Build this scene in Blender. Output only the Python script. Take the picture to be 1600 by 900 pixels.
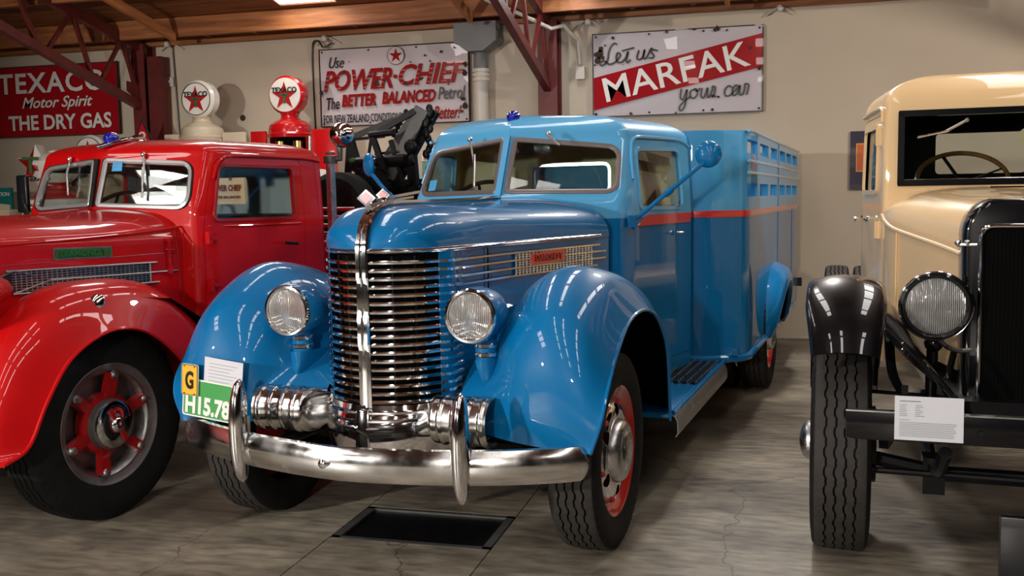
import bpy, bmesh, math, random
from math import sin, cos, pi, radians, sqrt
from mathutils import Vector, Matrix
from mathutils.bvhtree import BVHTree
random.seed(7)
S = bpy.context.scene
COL = S.collection
for o in list(bpy.data.objects): bpy.data.objects.remove(o)

# ---------------------------------------------------------------- camera
cd = bpy.data.cameras.new('camera'); cam = bpy.data.objects.new('camera', cd); COL.objects.link(cam)
cd.sensor_width = 36; cd.lens = 1517/1600*36; cd.clip_end = 200
yaw, pit, rol = radians(14.84), radians(5.32), radians(-.937)
f0 = Vector((-sin(yaw), cos(yaw), 0)); r0 = Vector((cos(yaw), sin(yaw), 0)); u0 = Vector((0, 0, 1))
fw = f0*cos(pit)-u0*sin(pit); up = u0*cos(pit)+f0*sin(pit)
rr = r0*cos(rol)+up*sin(rol); uu = up*cos(rol)-r0*sin(rol)
m = Matrix((rr, uu, -fw)).transposed().to_4x4(); m.translation = (0, 0, 1.604)
cam.matrix_world = m; S.camera = cam
# ---------------------------------------------------------------- world, lights, exposure
w = bpy.data.worlds.new('world'); S.world = w; w.use_nodes = True
w.node_tree.nodes['Background'].inputs[0].default_value = (.75, .85, 1, 1); w.node_tree.nodes['Background'].inputs[1].default_value = .3
S.view_settings.view_transform = 'Standard'; S.view_settings.look = 'None'; S.view_settings.gamma = 1
S.view_settings.use_curve_mapping = False; S.view_settings.exposure = 0.48
SKY = 7.0           # strength of the daylight coming through the roof sheets
def lamp(name, kind, loc, power, tgt=None, size=.2, color=(1, 1, 1), spot=None, sy=None):
    d = bpy.data.lights.new(name, kind); d.energy = power; d.color = color
    if kind == 'AREA':
        d.size = size
        if sy: d.shape = 'RECTANGLE'; d.size_y = sy
    else: d.shadow_soft_size = size
    if spot: d.spot_size = radians(spot); d.spot_blend = .4
    o = bpy.data.objects.new(name, d); COL.objects.link(o); o.location = loc
    if tgt is not None: o.rotation_euler = (Vector(tgt)-Vector(loc)).to_track_quat('-Z', 'Y').to_euler()
    return o
lamp('work_light', 'SPOT', (-6.0, -1.8, 2.35), 1000, (-1.5, 6.5, 1.1), .10, (1, .95, .88), 100)
lamp('bay_fill', 'SPOT', (-1.2, -3.2, 2.3), 480, (.4, 7.0, 1.3), .12, (1, .94, .86), 90)  # unseen fill, added to lift the fronts of the trucks
lamp('aisle_fill', 'SPOT', (.1, 8.3, 3.65), 230, (.15, 6.6, 0), .2, (1, .95, .88), 115)  # added spot without a fitting, brightens the aisle floor
lamp('wall_fill', 'SPOT', (4.5, 5.0, 3.9), 400, (3.0, 11.1, 1.6), .15, (1, .9, .8), 120)  # added off-screen source that makes the back wall brighter towards the right

# ---------------------------------------------------------------- materials
def mat(name, col, rough=.5, metal=0, coat=0, noise=0, nscale=5, bump=0, bscale=40, spec=.5, emit=0, crough=.012, rvar=0):
    m = bpy.data.materials.new(name); m.use_nodes = True; nt = m.node_tree; b = nt.nodes['Principled BSDF']
    b.inputs['Base Color'].default_value = (*col, 1); b.inputs['Roughness'].default_value = rough
    b.inputs['Metallic'].default_value = metal; b.inputs['Coat Weight'].default_value = coat
    b.inputs['Coat Roughness'].default_value = crough; b.inputs['Specular IOR Level'].default_value = spec
    m.diffuse_color = (*col, 1)
    if emit:
        b.inputs['Emission Color'].default_value = (*col, 1); b.inputs['Emission Strength'].default_value = emit
    tc = nt.nodes.new('ShaderNodeTexCoord')
    if noise or rvar:
        n = nt.nodes.new('ShaderNodeTexNoise'); n.inputs['Scale'].default_value = nscale; n.inputs['Detail'].default_value = 8
        nt.links.new(tc.outputs['Object'], n.inputs['Vector'])
    if noise:
        r = nt.nodes.new('ShaderNodeMapRange'); r.inputs[1].default_value = .3; r.inputs[2].default_value = .7
        r.inputs[3].default_value = 1-noise; r.inputs[4].default_value = 1+noise
        x = nt.nodes.new('ShaderNodeMix'); x.data_type = 'RGBA'; x.blend_type = 'MULTIPLY'; x.inputs[0].default_value = 1
        x.inputs[6].default_value = (*col, 1); nt.links.new(n.outputs[0], r.inputs[0]); nt.links.new(r.outputs[0], x.inputs[7])
        nt.links.new(x.outputs[2], b.inputs['Base Color'])
    if rvar:
        r = nt.nodes.new('ShaderNodeMapRange'); r.inputs[1].default_value = .35; r.inputs[2].default_value = .7
        r.inputs[3].default_value = rough; r.inputs[4].default_value = rough+rvar
        nt.links.new(n.outputs[0], r.inputs[0]); nt.links.new(r.outputs[0], b.inputs['Roughness'])
    if bump:
        n2 = nt.nodes.new('ShaderNodeTexNoise'); n2.inputs['Scale'].default_value = bscale; n2.inputs['Detail'].default_value = 6
        bp = nt.nodes.new('ShaderNodeBump'); bp.inputs['Strength'].default_value = bump; bp.inputs['Distance'].default_value = .01
        nt.links.new(tc.outputs['Object'], n2.inputs['Vector']); nt.links.new(n2.outputs[0], bp.inputs['Height'])
        nt.links.new(bp.outputs[0], b.inputs['Normal'])
    return m
def s2l(r, g, b):
    f = lambda c: (c/255/12.92) if c/255 <= .04045 else ((c/255+.055)/1.055)**2.4
    return (f(r), f(g), f(b))
BLUE = s2l(0, 103, 160); LBLUE = s2l(86, 166, 214)
Mt = {}
def add(n, *a, **k): Mt[n] = mat(n, *a, **k); return Mt[n]
add('blue_paint', BLUE, .42, 0, .8, noise=.03, nscale=3, spec=.15)
add('light_blue_paint', LBLUE, .28, 0, 1)
add('red_paint', s2l(186, 8, 12), .42, 0, .8, noise=.05, nscale=4, spec=.15)
add('dark_red_paint', s2l(155, 8, 12), .35, 0, .6)
add('stripe_red', s2l(205, 45, 40), .3, 0, 1)
add('cream_paint', s2l(232, 197, 148), .4, 0, .8, noise=.03, nscale=3, spec=.2)
add('black_paint', (.003, .003, .004), .3, 0, .8, spec=.1)
add('black_metal', (.006, .006, .007), .4, .2, .1, noise=.3, nscale=20, spec=.3)
add('grey_metal', s2l(88, 88, 86), .45, .3, noise=.15, nscale=10)
add('chrome', (.82, .82, .84), .06, 1, rvar=.06, nscale=9)
add('satin_chrome', (.62, .62, .62), .25, 1, rvar=.15, nscale=14)
add('old_chrome', (.70, .69, .67), .10, 1, rvar=.22, nscale=7, noise=.06)
add('steel', (.35, .35, .35), .35, 1, rvar=.2, nscale=20)
add('rubber', (.009, .009, .009), .7, spec=.2, bump=.2, bscale=60, noise=.25, nscale=12)
add('tread_rubber', s2l(42, 38, 35), .75, bump=.3, bscale=50, noise=.25, nscale=15)
add('groove_rubber', (.012, .011, .01), .9)
add('dark', (.003, .003, .003), .9, spec=.05)
add('seat', (.018, .014, .012), .5)
add('interior_cream', s2l(176, 168, 132), .55)
add('interior_grey', s2l(150, 158, 165), .5)
add('frame_grey', s2l(122, 112, 112), .35, .4, .3)
add('white_trim', s2l(200, 200, 200), .25, .7)
add('red_iron', s2l(98, 28, 24), .5, 0, .15, noise=.2, nscale=9)
add('wood_oil', s2l(120, 80, 40), .6)
add('wood_rim', s2l(118, 78, 45), .35, 0, .6, noise=.2, nscale=25)
add('paper', s2l(205, 205, 212), .6); add('ink', (.02, .02, .03), .6); add('grey_ink', s2l(120, 120, 130), .6)
add('plate_green', s2l(62, 150, 76), .4, 0, .3); add('plate_yellow', s2l(232, 176, 40), .4, 0, .3); add('white_enamel', s2l(235, 232, 225), .3, 0, .5)
add('black_enamel', (.01, .01, .012), .3, 0, .5); add('red_enamel', s2l(178, 26, 36), .28, 0, .8, noise=.08, nscale=3)
add('green_enamel', s2l(20, 110, 60), .3, 0, .6); add('rust', s2l(60, 42, 34), .9, noise=.4, nscale=50)
add('cream_enamel', s2l(205, 190, 165), .35, 0, .6, noise=.05); add('pump_red', s2l(196, 18, 22), .25, 0, 1)
add('cobalt', s2l(20, 30, 150), .08, 0, 1); add('brass', (.55, .38, .14), .3, 1)
add('opal', s2l(236, 232, 222), .18, 0, .6); add('pink', s2l(205, 110, 130), .3, 0, .8); add('teal', s2l(20, 110, 105), .4)
add('orange', s2l(205, 90, 45), .4); add('navy', s2l(26, 24, 60), .3, 0, .5); add('olive_plate', s2l(58, 92, 34), .5, .2)
add('grid_dark', (.01, .01, .012), .5); add('pvc', s2l(205, 198, 184), .4); add('duct', s2l(112, 112, 112), .5, noise=.08)
add('sticker_blue', s2l(70, 150, 200), .4); add('brown_ink', s2l(120, 50, 30), .6); add('card', s2l(215, 190, 155), .6)
Mt['lens'] = mat('lens', (.85, .84, .82), .16, .7, .8)
def lens_bump():
    nt = Mt['lens'].node_tree; b = nt.nodes['Principled BSDF']; tc = nt.nodes.new('ShaderNodeTexCoord')
    wv = nt.nodes.new('ShaderNodeTexWave'); wv.bands_direction = 'X'; wv.inputs['Scale'].default_value = 38; wv.inputs['Distortion'].default_value = 1.2
    vo = nt.nodes.new('ShaderNodeTexVoronoi'); vo.inputs['Scale'].default_value = 14
    ad = nt.nodes.new('ShaderNodeMath'); ad.operation = 'ADD'
    bp = nt.nodes.new('ShaderNodeBump'); bp.inputs['Strength'].default_value = .7; bp.inputs['Distance'].default_value = .02
    nt.links.new(tc.outputs['Object'], wv.inputs[0]); nt.links.new(tc.outputs['Object'], vo.inputs[0])
    nt.links.new(wv.outputs['Fac'], ad.inputs[0]); nt.links.new(vo.outputs['Distance'], ad.inputs[1])
    nt.links.new(ad.outputs[0], bp.inputs['Height']); nt.links.new(bp.outputs[0], b.inputs['Normal'])
lens_bump()
def glass(name, tint=(.9, .95, .93), refl=.05):
    m = bpy.data.materials.new(name); m.use_nodes = True; nt = m.node_tree; nt.nodes.clear()
    o = nt.nodes.new('ShaderNodeOutputMaterial'); mx = nt.nodes.new('ShaderNodeMixShader'); fr = nt.nodes.new('ShaderNodeMapRange'); lw = nt.nodes.new('ShaderNodeLayerWeight'); lw.inputs[0].default_value = .5; pw = nt.nodes.new('ShaderNodeMath'); pw.operation = 'POWER'; pw.inputs[1].default_value = 4
    t = nt.nodes.new('ShaderNodeBsdfTransparent'); g = nt.nodes.new('ShaderNodeBsdfGlossy'); fr.inputs[3].default_value = refl; nt.links.new(lw.outputs['Facing'], pw.inputs[0]); nt.links.new(pw.outputs[0], fr.inputs[0])
    g.inputs['Roughness'].default_value = .01; t.inputs[0].default_value = (*tint, 1)
    nt.links.new(fr.outputs[0], mx.inputs[0]); nt.links.new(t.outputs[0], mx.inputs[1]); nt.links.new(g.outputs[0], mx.inputs[2])
    nt.links.new(mx.outputs[0], o.inputs[0]); Mt[name] = m
glass('glass'); glass('side_glass', (.9, .92, .88), .12); glass('shiny_glass', (.92, .94, .92), .15)
def twotone(name, z0, lo, hi):
    m = mat(name, lo, .42, 0, .8, spec=.15); nt = m.node_tree; b = nt.nodes['Principled BSDF']
    tc = [n for n in nt.nodes if n.type == 'TEX_COORD'][0]; sp = nt.nodes.new('ShaderNodeSeparateXYZ')
    g = nt.nodes.new('ShaderNodeMath'); g.operation = 'GREATER_THAN'; g.inputs[1].default_value = z0
    x = nt.nodes.new('ShaderNodeMix'); x.data_type = 'RGBA'; x.inputs[6].default_value = (*lo, 1); x.inputs[7].default_value = (*hi, 1)
    nt.links.new(tc.outputs['Object'], sp.inputs[0]); nt.links.new(sp.outputs[2], g.inputs[0]); nt.links.new(g.outputs[0], x.inputs[0])
    nt.links.new(x.outputs[2], b.inputs['Base Color']); Mt[name] = m
twotone('blue_cab_paint', 1.475, BLUE, LBLUE)
twotone('blue_body_paint', 1.475, BLUE, s2l(70, 155, 208))
def concrete():
    m = mat('concrete', s2l(120, 112, 100), .42); nt = m.node_tree; b = nt.nodes['Principled BSDF']; L = nt.links.new
    tc = [n for n in nt.nodes if n.type == 'TEX_COORD'][0]
    def noise(sc, det, dist=0):
        n = nt.nodes.new('ShaderNodeTexNoise'); n.inputs['Scale'].default_value = sc; n.inputs['Detail'].default_value = det
        n.inputs['Distortion'].default_value = dist; L(tc.outputs['Object'], n.inputs['Vector']); return n
    n1 = noise(.8, 12, .3); n2 = noise(11, 15, .15); n3 = noise(1.9, 12, .6)
    mpp = nt.nodes.new('ShaderNodeMapping'); mpp.inputs['Scale'].default_value = (.6, 1.9, 1); L(tc.outputs['Object'], mpp.inputs[0]); L(mpp.outputs[0], n2.inputs['Vector']); L(mpp.outputs[0], n3.inputs['Vector'])
    cr = nt.nodes.new('ShaderNodeValToRGB'); L(n1.outputs[0], cr.inputs[0]); e = cr.color_ramp.elements
    e[0].position = .32; e[0].color = (*s2l(92, 82, 70), 1); e[1].position = .68; e[1].color = (*s2l(168, 158, 141), 1)
    r2 = nt.nodes.new('ShaderNodeMapRange'); r2.inputs[1].default_value = .33; r2.inputs[2].default_value = .67; r2.inputs[3].default_value = .6; r2.inputs[4].default_value = 1.22
    L(n2.outputs[0], r2.inputs[0])
    r3 = nt.nodes.new('ShaderNodeMapRange'); r3.inputs[1].default_value = .3; r3.inputs[2].default_value = .6; r3.inputs[3].default_value = .6; r3.inputs[4].default_value = 1.1
    L(n3.outputs[0], r3.inputs[0])
    mu = nt.nodes.new('ShaderNodeMath'); mu.operation = 'MULTIPLY'; L(r2.outputs[0], mu.inputs[0]); L(r3.outputs[0], mu.inputs[1])
    # hairline cracks: thin iso-lines of a distorted cell texture
    vo = nt.nodes.new('ShaderNodeTexVoronoi'); vo.feature = 'DISTANCE_TO_EDGE'; vo.inputs['Scale'].default_value = .55
    mp = nt.nodes.new('ShaderNodeVectorMath'); mp.operation = 'ADD'; nn = noise(3.5, 8); sc = nt.nodes.new('ShaderNodeVectorMath'); sc.operation = 'SCALE'; sc.inputs['Scale'].default_value = .35
    L(nn.outputs['Color'], sc.inputs[0]); L(sc.outputs[0], mp.inputs[0]); L(tc.outputs['Object'], mp.inputs[1]); L(mp.outputs[0], vo.inputs['Vector'])
    r4 = nt.nodes.new('ShaderNodeMapRange'); r4.inputs[1].default_value = 0; r4.inputs[2].default_value = .0035; r4.inputs[3].default_value = .35; r4.inputs[4].default_value = 1
    L(vo.outputs['Distance'], r4.inputs[0])
    m2 = nt.nodes.new('ShaderNodeMath'); m2.operation = 'MULTIPLY'; L(mu.outputs[0], m2.inputs[0]); L(r4.outputs[0], m2.inputs[1])
    x = nt.nodes.new('ShaderNodeMix'); x.data_type = 'RGBA'; x.blend_type = 'MULTIPLY'; x.inputs[0].default_value = 1
    L(cr.outputs[0], x.inputs[6]); L(m2.outputs[0], x.inputs[7]); L(x.outputs[2], b.inputs['Base Color'])
    r5 = nt.nodes.new('ShaderNodeMapRange'); r5.inputs[3].default_value = .28; r5.inputs[4].default_value = .6; L(n2.outputs[0], r5.inputs[0]); L(r5.outputs[0], b.inputs['Roughness'])
    bp = nt.nodes.new('ShaderNodeBump'); bp.inputs['Strength'].default_value = .25; bp.inputs['Distance'].default_value = .01; L(n2.outputs[0], bp.inputs['Height']); L(bp.outputs[0], b.inputs['Normal'])
    Mt['concrete'] = m
concrete()
def wood(name, c1, c2, axis):
    m = mat(name, c1, .6); nt = m.node_tree; b = nt.nodes['Principled BSDF']; L = nt.links.new
    tc = [n for n in nt.nodes if n.type == 'TEX_COORD'][0]; mp = nt.nodes.new('ShaderNodeMapping'); s = [9, 9, 9]; s[axis] = .7
    mp.inputs['Scale'].default_value = s; L(tc.outputs['Object'], mp.inputs[0])
    n = nt.nodes.new('ShaderNodeTexNoise'); n.inputs['Scale'].default_value = 1.6; n.inputs['Detail'].default_value = 9; n.inputs['Distortion'].default_value = .8; L(mp.outputs[0], n.inputs['Vector'])
    cr = nt.nodes.new('ShaderNodeValToRGB'); e = cr.color_ramp.elements; e[0].position = .3; e[0].color = (*c1, 1); e[1].position = .7; e[1].color = (*c2, 1)
    L(n.outputs[0], cr.inputs[0]); L(cr.outputs[0], b.inputs['Base Color']); Mt[name] = m
wood('timber', s2l(120, 66, 30), s2l(178, 112, 62), 0); wood('rafter_timber', s2l(150, 88, 42), s2l(190, 125, 70), 1)
wood('deck_timber', s2l(96, 50, 22), s2l(140, 84, 42), 0)
add('wall_paint', s2l(200, 186, 166), .75, noise=.04, nscale=1.5, bump=.1, bscale=6)
add('far_wall', s2l(52, 42, 36), .7, noise=.2, nscale=2)
add('skylight_sheet', (1, .98, .94), .4, emit=SKY)
add('tube_light', (.95, .98, 1), .4, emit=10)
def enamel_chipped(name, col, thr=.62, scale=3.0):
    m = mat(name, col, .4, 0, .35, spec=.3, crough=.15); nt = m.node_tree; b = nt.nodes['Principled BSDF']; L = nt.links.new
    tc = [n for n in nt.nodes if n.type == 'TEX_COORD'][0]
    n = nt.nodes.new('ShaderNodeTexNoise'); n.inputs['Scale'].default_value = scale; n.inputs['Detail'].default_value = 7; L(tc.outputs['Object'], n.inputs['Vector'])
    r = nt.nodes.new('ShaderNodeMapRange'); r.inputs[1].default_value = thr; r.inputs[2].default_value = thr+.02; L(n.outputs[0], r.inputs[0])
    x = nt.nodes.new('ShaderNodeMix'); x.data_type = 'RGBA'; x.inputs[6].default_value = (*col, 1); x.inputs[7].default_value = (*s2l(70, 50, 42), 1)
    L(r.outputs[0], x.inputs[0]); L(x.outputs[2], b.inputs['Base Color']); L(r.outputs[0], b.inputs['Roughness']); Mt[name] = m
enamel_chipped('white_sign', s2l(205, 196, 200), .70, 4.5); enamel_chipped('red_sign', s2l(165, 24, 32), .74, 4)
enamel_chipped('power_red', s2l(150, 30, 30), .66, 9)

# ---------------------------------------------------------------- geometry helpers
def V(x, u, z): return Vector((u, -x, z))                 # vehicle coordinates: x forward, u sideways, z up
def W(x, y, z): return Vector((x, y, z))
def put(name, verts, faces, m, parent=None, smooth=True, ang=35):
    me = bpy.data.meshes.new(name); me.from_pydata([tuple(v) for v in verts], [], faces); me.update()
    if isinstance(m, str): m = Mt[m]
    me.materials.append(m)
    if smooth:
        me.shade_smooth(); me.set_sharp_from_angle(angle=radians(ang))
    o = bpy.data.objects.new(name, me); COL.objects.link(o); o.parent = parent
    return o
def weld(o, d=1e-4, ang=35, smooth=True):
    bm = bmesh.new(); bm.from_mesh(o.data); bmesh.ops.remove_doubles(bm, verts=bm.verts, dist=d)
    bmesh.ops.dissolve_degenerate(bm, edges=bm.edges, dist=1e-5)
    bmesh.ops.recalc_face_normals(bm, faces=bm.faces); bm.to_mesh(o.data); bm.free()
    if smooth: o.data.shade_smooth(); o.data.set_sharp_from_angle(angle=radians(ang))
    return o
class MB:
    def __init__(s): s.v = []; s.f = []
    def add(s, v, f):
        n = len(s.v); s.v += [Vector(a) for a in v]; s.f += [tuple(i+n for i in q) for q in f]; return s
    def box(s, c, d, R=None):
        c = Vector(c); v = []
        for i in (-1, 1):
            for j in (-1, 1):
                for k in (-1, 1):
                    p = Vector((i*d[0]/2, j*d[1]/2, k*d[2]/2)); v.append(c+(R @ p if R else p))
        return s.add(v, [(0, 1, 3, 2), (4, 6, 7, 5), (0, 4, 5, 1), (2, 3, 7, 6), (0, 2, 6, 4), (1, 5, 7, 3)])
    def bar(s, a, b, wd, ht=None, up=(0, 0, 1)):
        a = Vector(a); b = Vector(b); ht = ht or wd; t = (b-a).normalized(); sd = t.cross(Vector(up))
        if sd.length < 1e-3: sd = t.cross(Vector((1, 0, 0)))
        sd.normalize(); n = sd.cross(t); v = []
        for p in (a, b):
            for i, j in ((-1, -1), (1, -1), (1, 1), (-1, 1)): v.append(p+sd*i*wd/2+n*j*ht/2)
        return s.add(v, [(3, 2, 1, 0), (4, 5, 6, 7), (0, 1, 5, 4), (1, 2, 6, 5), (2, 3, 7, 6), (3, 0, 4, 7)])
    def tube(s, pts, r, n=8, closed=False):
        pts = [Vector(p) for p in pts]; N = len(pts); rs = r if isinstance(r, (list, tuple)) else [r]*N
        prev = None; base = len(s.v)
        for i, p in enumerate(pts):
            a = pts[(i-1) % N] if (closed or i > 0) else p; b = pts[(i+1) % N] if (closed or i < N-1) else p
            t = (b-a).normalized()
            if prev is None:
                prev = t.orthogonal().normalized()
            prev = (prev-t*prev.dot(t))
            if prev.length < 1e-6: prev = t.orthogonal()
            prev.normalize(); q = t.cross(prev)
            for k in range(n):
                an = 2*pi*k/n; s.v.append(p+(prev*cos(an)+q*sin(an))*rs[i])
        for i in range(N if closed else N-1):
            j = (i+1) % N
            for k in range(n):
                l = (k+1) % n; s.f.append((base+i*n+k, base+i*n+l, base+j*n+l, base+j*n+k))
        if not closed:
            s.f.append(tuple(base+k for k in reversed(range(n)))); s.f.append(tuple(base+(N-1)*n+k for k in range(n)))
        return s
    def lathe(s, prof, c, ax, n=32):
        # prof: (distance along axis, radius)
        c = Vector(c); ax = Vector(ax).normalized(); p = ax.orthogonal().normalized(); q = ax.cross(p); base = len(s.v); N = len(prof)
        for d, r in prof:
            for k in range(n):
                an = 2*pi*k/n; s.v.append(c+ax*d+(p*cos(an)+q*sin(an))*max(r, 1e-4))
        for i in range(N-1):
            for k in range(n):
                l = (k+1) % n; s.f.append((base+i*n+k, base+i*n+l, base+(i+1)*n+l, base+(i+1)*n+k))
        s.f.append(tuple(base+k for k in reversed(range(n)))); s.f.append(tuple(base+(N-1)*n+k for k in range(n)))
        return s
    def sphere(s, c, r, n=20, sc=(1, 1, 1)):
        c = Vector(c); base = len(s.v); H = n//2
        for i in range(H+1):
            th = pi*i/H
            for k in range(n):
                s.v.append(c+Vector((sin(th)*cos(2*pi*k/n)*r*sc[0], sin(th)*sin(2*pi*k/n)*r*sc[1], cos(th)*r*sc[2])))
        for i in range(H):
            for k in range(n):
                l = (k+1) % n; s.f.append((base+i*n+k, base+(i+1)*n+k, base+(i+1)*n+l, base+i*n+l))
        return s
    def prism(s, pts, d):
        # pts: 3D outline, d: extrusion vector
        d = Vector(d); n = len(pts); v = [Vector(p) for p in pts]; v += [p+d for p in v]
        return s.add(v, [tuple(reversed(range(n))), tuple(range(n, 2*n))]+[(i, (i+1) % n, n+(i+1) % n, n+i) for i in range(n)])
    def grid(s, rows, closed=False):
        base = len(s.v); n = len(rows[0])
        for r in rows: s.v += [Vector(p) for p in r]
        for i in range(len(rows)-1):
            for k in range(n if closed else n-1):
                l = (k+1) % n; s.f.append((base+i*n+k, base+i*n+l, base+(i+1)*n+l, base+(i+1)*n+k))
        return s
    def out(s, name, m, parent=None, smooth=True, ang=35, w=True):
        o = put(name, s.v, s.f, m, parent, smooth, ang)
        if w: weld(o, 1e-5, ang, smooth)
        return o
def cr(pts, n):
    """Catmull-Rom through pts, n samples per span"""
    P = [Vector(p) for p in pts]; out = []
    for i in range(len(P)-1):
        a = P[i-1] if i else P[0]*2-P[1]; b = P[i]; c = P[i+1]; d = P[i+2] if i+2 < len(P) else P[i+1]*2-P[i]
        for k in range(n):
            t = k/n; out.append(.5*((2*b)+(c-a)*t+(2*a-5*b+4*c-d)*t*t+(3*b-a-3*c+d)*t**3))
    out.append(P[-1]); return out
def surf(name, rows, m, parent=None, nu=8, nv=8, thick=.006, mirror=1, ang=60, off=-1, inner=None):
    """smooth sheet through control rows of vehicle coordinates"""
    R = [cr([V(x, u*mirror, z) for x, u, z in r], nu) for r in rows]
    G = list(zip(*[cr([r[k] for r in R], nv) for k in range(len(R[0]))]))
    mb = MB().grid(G)
    o = mb.out(name, m, parent, ang=ang)
    if thick: solid(o, thick, off*mirror, ang, inner)
    return o
DG = bpy.context.evaluated_depsgraph_get
def bake(o, ang=35):
    me = bpy.data.meshes.new_from_object(o.evaluated_get(DG())); old = o.data; o.modifiers.clear(); o.data = me
    me.name = o.name; me.shade_smooth(); me.set_sharp_from_angle(angle=radians(ang)); bpy.data.meshes.remove(old); return o
def solid(o, t, off=-1, ang=35, inner=None):
    if inner: o.data.materials.append(Mt[inner])
    md = o.modifiers.new('s', 'SOLIDIFY'); md.thickness = t; md.offset = off
    if inner: md.material_offset = 1
    return bake(o, ang)
def boolean(o, cutters, op='DIFFERENCE', ang=30):
    for c in cutters:
        c.parent = o.parent; md = o.modifiers.new('b', 'BOOLEAN'); md.object = c; md.operation = op; md.solver = 'EXACT'
    DG().update(); bake(o, ang)
    for c in cutters: bpy.data.objects.remove(c)
    return o
def bevel(o, wd, seg=2, ang=30):
    md = o.modifiers.new('v', 'BEVEL'); md.width = wd; md.segments = seg; md.limit_method = 'ANGLE'; md.angle_limit = radians(ang); return bake(o, 40)
def rpoly(pts, r, n=6):
    """round the corners of a 2D polygon"""
    out = []; N = len(pts); rs = r if isinstance(r, (list, tuple)) else [r]*N
    for i in range(N):
        p = Vector(pts[i]); a = Vector(pts[i-1]); b = Vector(pts[(i+1) % N]); da = (a-p); db = (b-p)
        k = min(rs[i], da.length*.49, db.length*.49); A = p+da.normalized()*k; B = p+db.normalized()*k
        for j in range(n+1):
            t = j/n; out.append(A*(1-t)**2+p*2*t*(1-t)+B*t*t)
    return out
def sweep(name, path, sec, m, parent=None, up=(0, 0, 1), scale=None, closed=False, ang=40, cap=True, mb=None):
    """sec: list of (outward, up) pairs; outward = tangent x up"""
    path = [Vector(p) for p in path]; up = Vector(up); N = len(path); rows = []
    for i, p in enumerate(path):
        a = path[max(i-1, 0)] if not closed else path[i-1]; b = path[min(i+1, N-1)] if not closed else path[(i+1) % N]
        t = (b-a).normalized(); o = t.cross(up).normalized(); q = o.cross(t).normalized(); s = scale[i] if scale else (1, 1)
        rows.append([p+o*c*s[0]+q*d*s[1] for c, d in sec])
    g = mb or MB(); base = len(g.v); n = len(sec); g.grid(rows, closed=True)
    if closed:
        L = base+(N-1)*n
        for k in range(n): l = (k+1) % n; g.f.append((L+k, L+l, base+l, base+k))
    elif cap:
        g.f.append(tuple(base+k for k in reversed(range(n)))); g.f.append(tuple(base+(N-1)*n+k for k in range(n)))
    if mb: return g
    return g.out(name, m, parent, ang=ang)
def tag(o, label=None, cat=None, group=None, kind=None):
    if label: o['label'] = label
    if cat: o['category'] = cat
    if group: o['group'] = group
    if kind: o['kind'] = kind
    return o
def thing(name, label, cat, loc=(0, 0, 0), rz=0, group=None):
    o = bpy.data.objects.new(name, None); COL.objects.link(o); o.location = loc; o.rotation_euler = (0, 0, rz); o.empty_display_size = .2
    return tag(o, label, cat, group)
def text(name, body, size, M4, m, parent, extrude=.002, shear=0, offset=0, width=None, height=None, align='CENTER', space=1):
    c = bpy.data.curves.new(name, 'FONT'); c.body = body; c.size = size; c.extrude = extrude; c.shear = shear; c.offset = offset
    c.align_x = align; c.align_y = 'CENTER'; c.space_character = space; c.resolution_u = 3
    t = bpy.data.objects.new('tmp', c); COL.objects.link(t); DG().update()
    me = bpy.data.meshes.new_from_object(t.evaluated_get(DG())); bpy.data.objects.remove(t)
    xs = [v.co.x for v in me.vertices]; ys = [v.co.y for v in me.vertices]
    sx = width/(max(xs)-min(xs)) if width else 1; sy = height/(max(ys)-min(ys)) if height else 1
    cx = (max(xs)+min(xs))/2 if align == 'CENTER' else min(xs); cy = (max(ys)+min(ys))/2
    for v in me.vertices: v.co = M4 @ Vector(((v.co.x-cx)*sx, (v.co.y-cy)*sy, v.co.z))
    me.materials.clear(); me.materials.append(Mt[m]); me.name = name
    me.transform(Matrix.Translation(M4.to_3x3() @ Vector((0, 0, .006))))
    o = bpy.data.objects.new(name, me); COL.objects.link(o); o.parent = parent; return o
def frame(o, xax, yax):
    x = Vector(xax).normalized(); y = Vector(yax); y = (y-x*y.dot(x)).normalized(); z = x.cross(y)
    m = Matrix((x, y, z)).transposed().to_4x4(); m.translation = Vector(o); return m
def wallM(x, y, z, rot=0):      # facing -Y (towards the room)
    return frame((x, y, z), (cos(rot), 0, sin(rot)), (-sin(rot), 0, cos(rot)))
def ribbon(name, strokes, wd, M4, m, parent, th=.003):
    g = MB()
    for st in strokes:
        pts = cr([Vector((a, b, 0)) for a, b in st], 6); L = []; Rr = []
        for i, p in enumerate(pts):
            t = (pts[min(i+1, len(pts)-1)]-pts[max(i-1, 0)])
            if t.length < 1e-9: t = Vector((1, 0, 0))
            t.normalize(); n = Vector((-t.y, t.x, 0)); k = wd/2
            L.append(M4 @ (p+n*k+Vector((0, 0, th)))); Rr.append(M4 @ (p-n*k+Vector((0, 0, th))))
        g.grid([L, Rr])
    return g.out(name, m, parent, smooth=False, w=False)
def star(c, r, r2=.382, rot=0, n=5):
    return [(c[0]+(r if i % 2 == 0 else r*r2)*sin(rot+pi*i/n), c[1]+(r if i % 2 == 0 else r*r2)*cos(rot+pi*i/n)) for i in range(2*n)]
def flat(name, pts2, M4, m, parent, th=.002, lift=0):
    return MB().prism([M4 @ Vector((a, b, lift)) for a, b in pts2], (M4.to_3x3() @ Vector((0, 0, th)))).out(name, m, parent, smooth=False)
def disc2(c, r, n=40): return [(c[0]+r*cos(2*pi*k/n), c[1]+r*sin(2*pi*k/n)) for k in range(n)]

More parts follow.
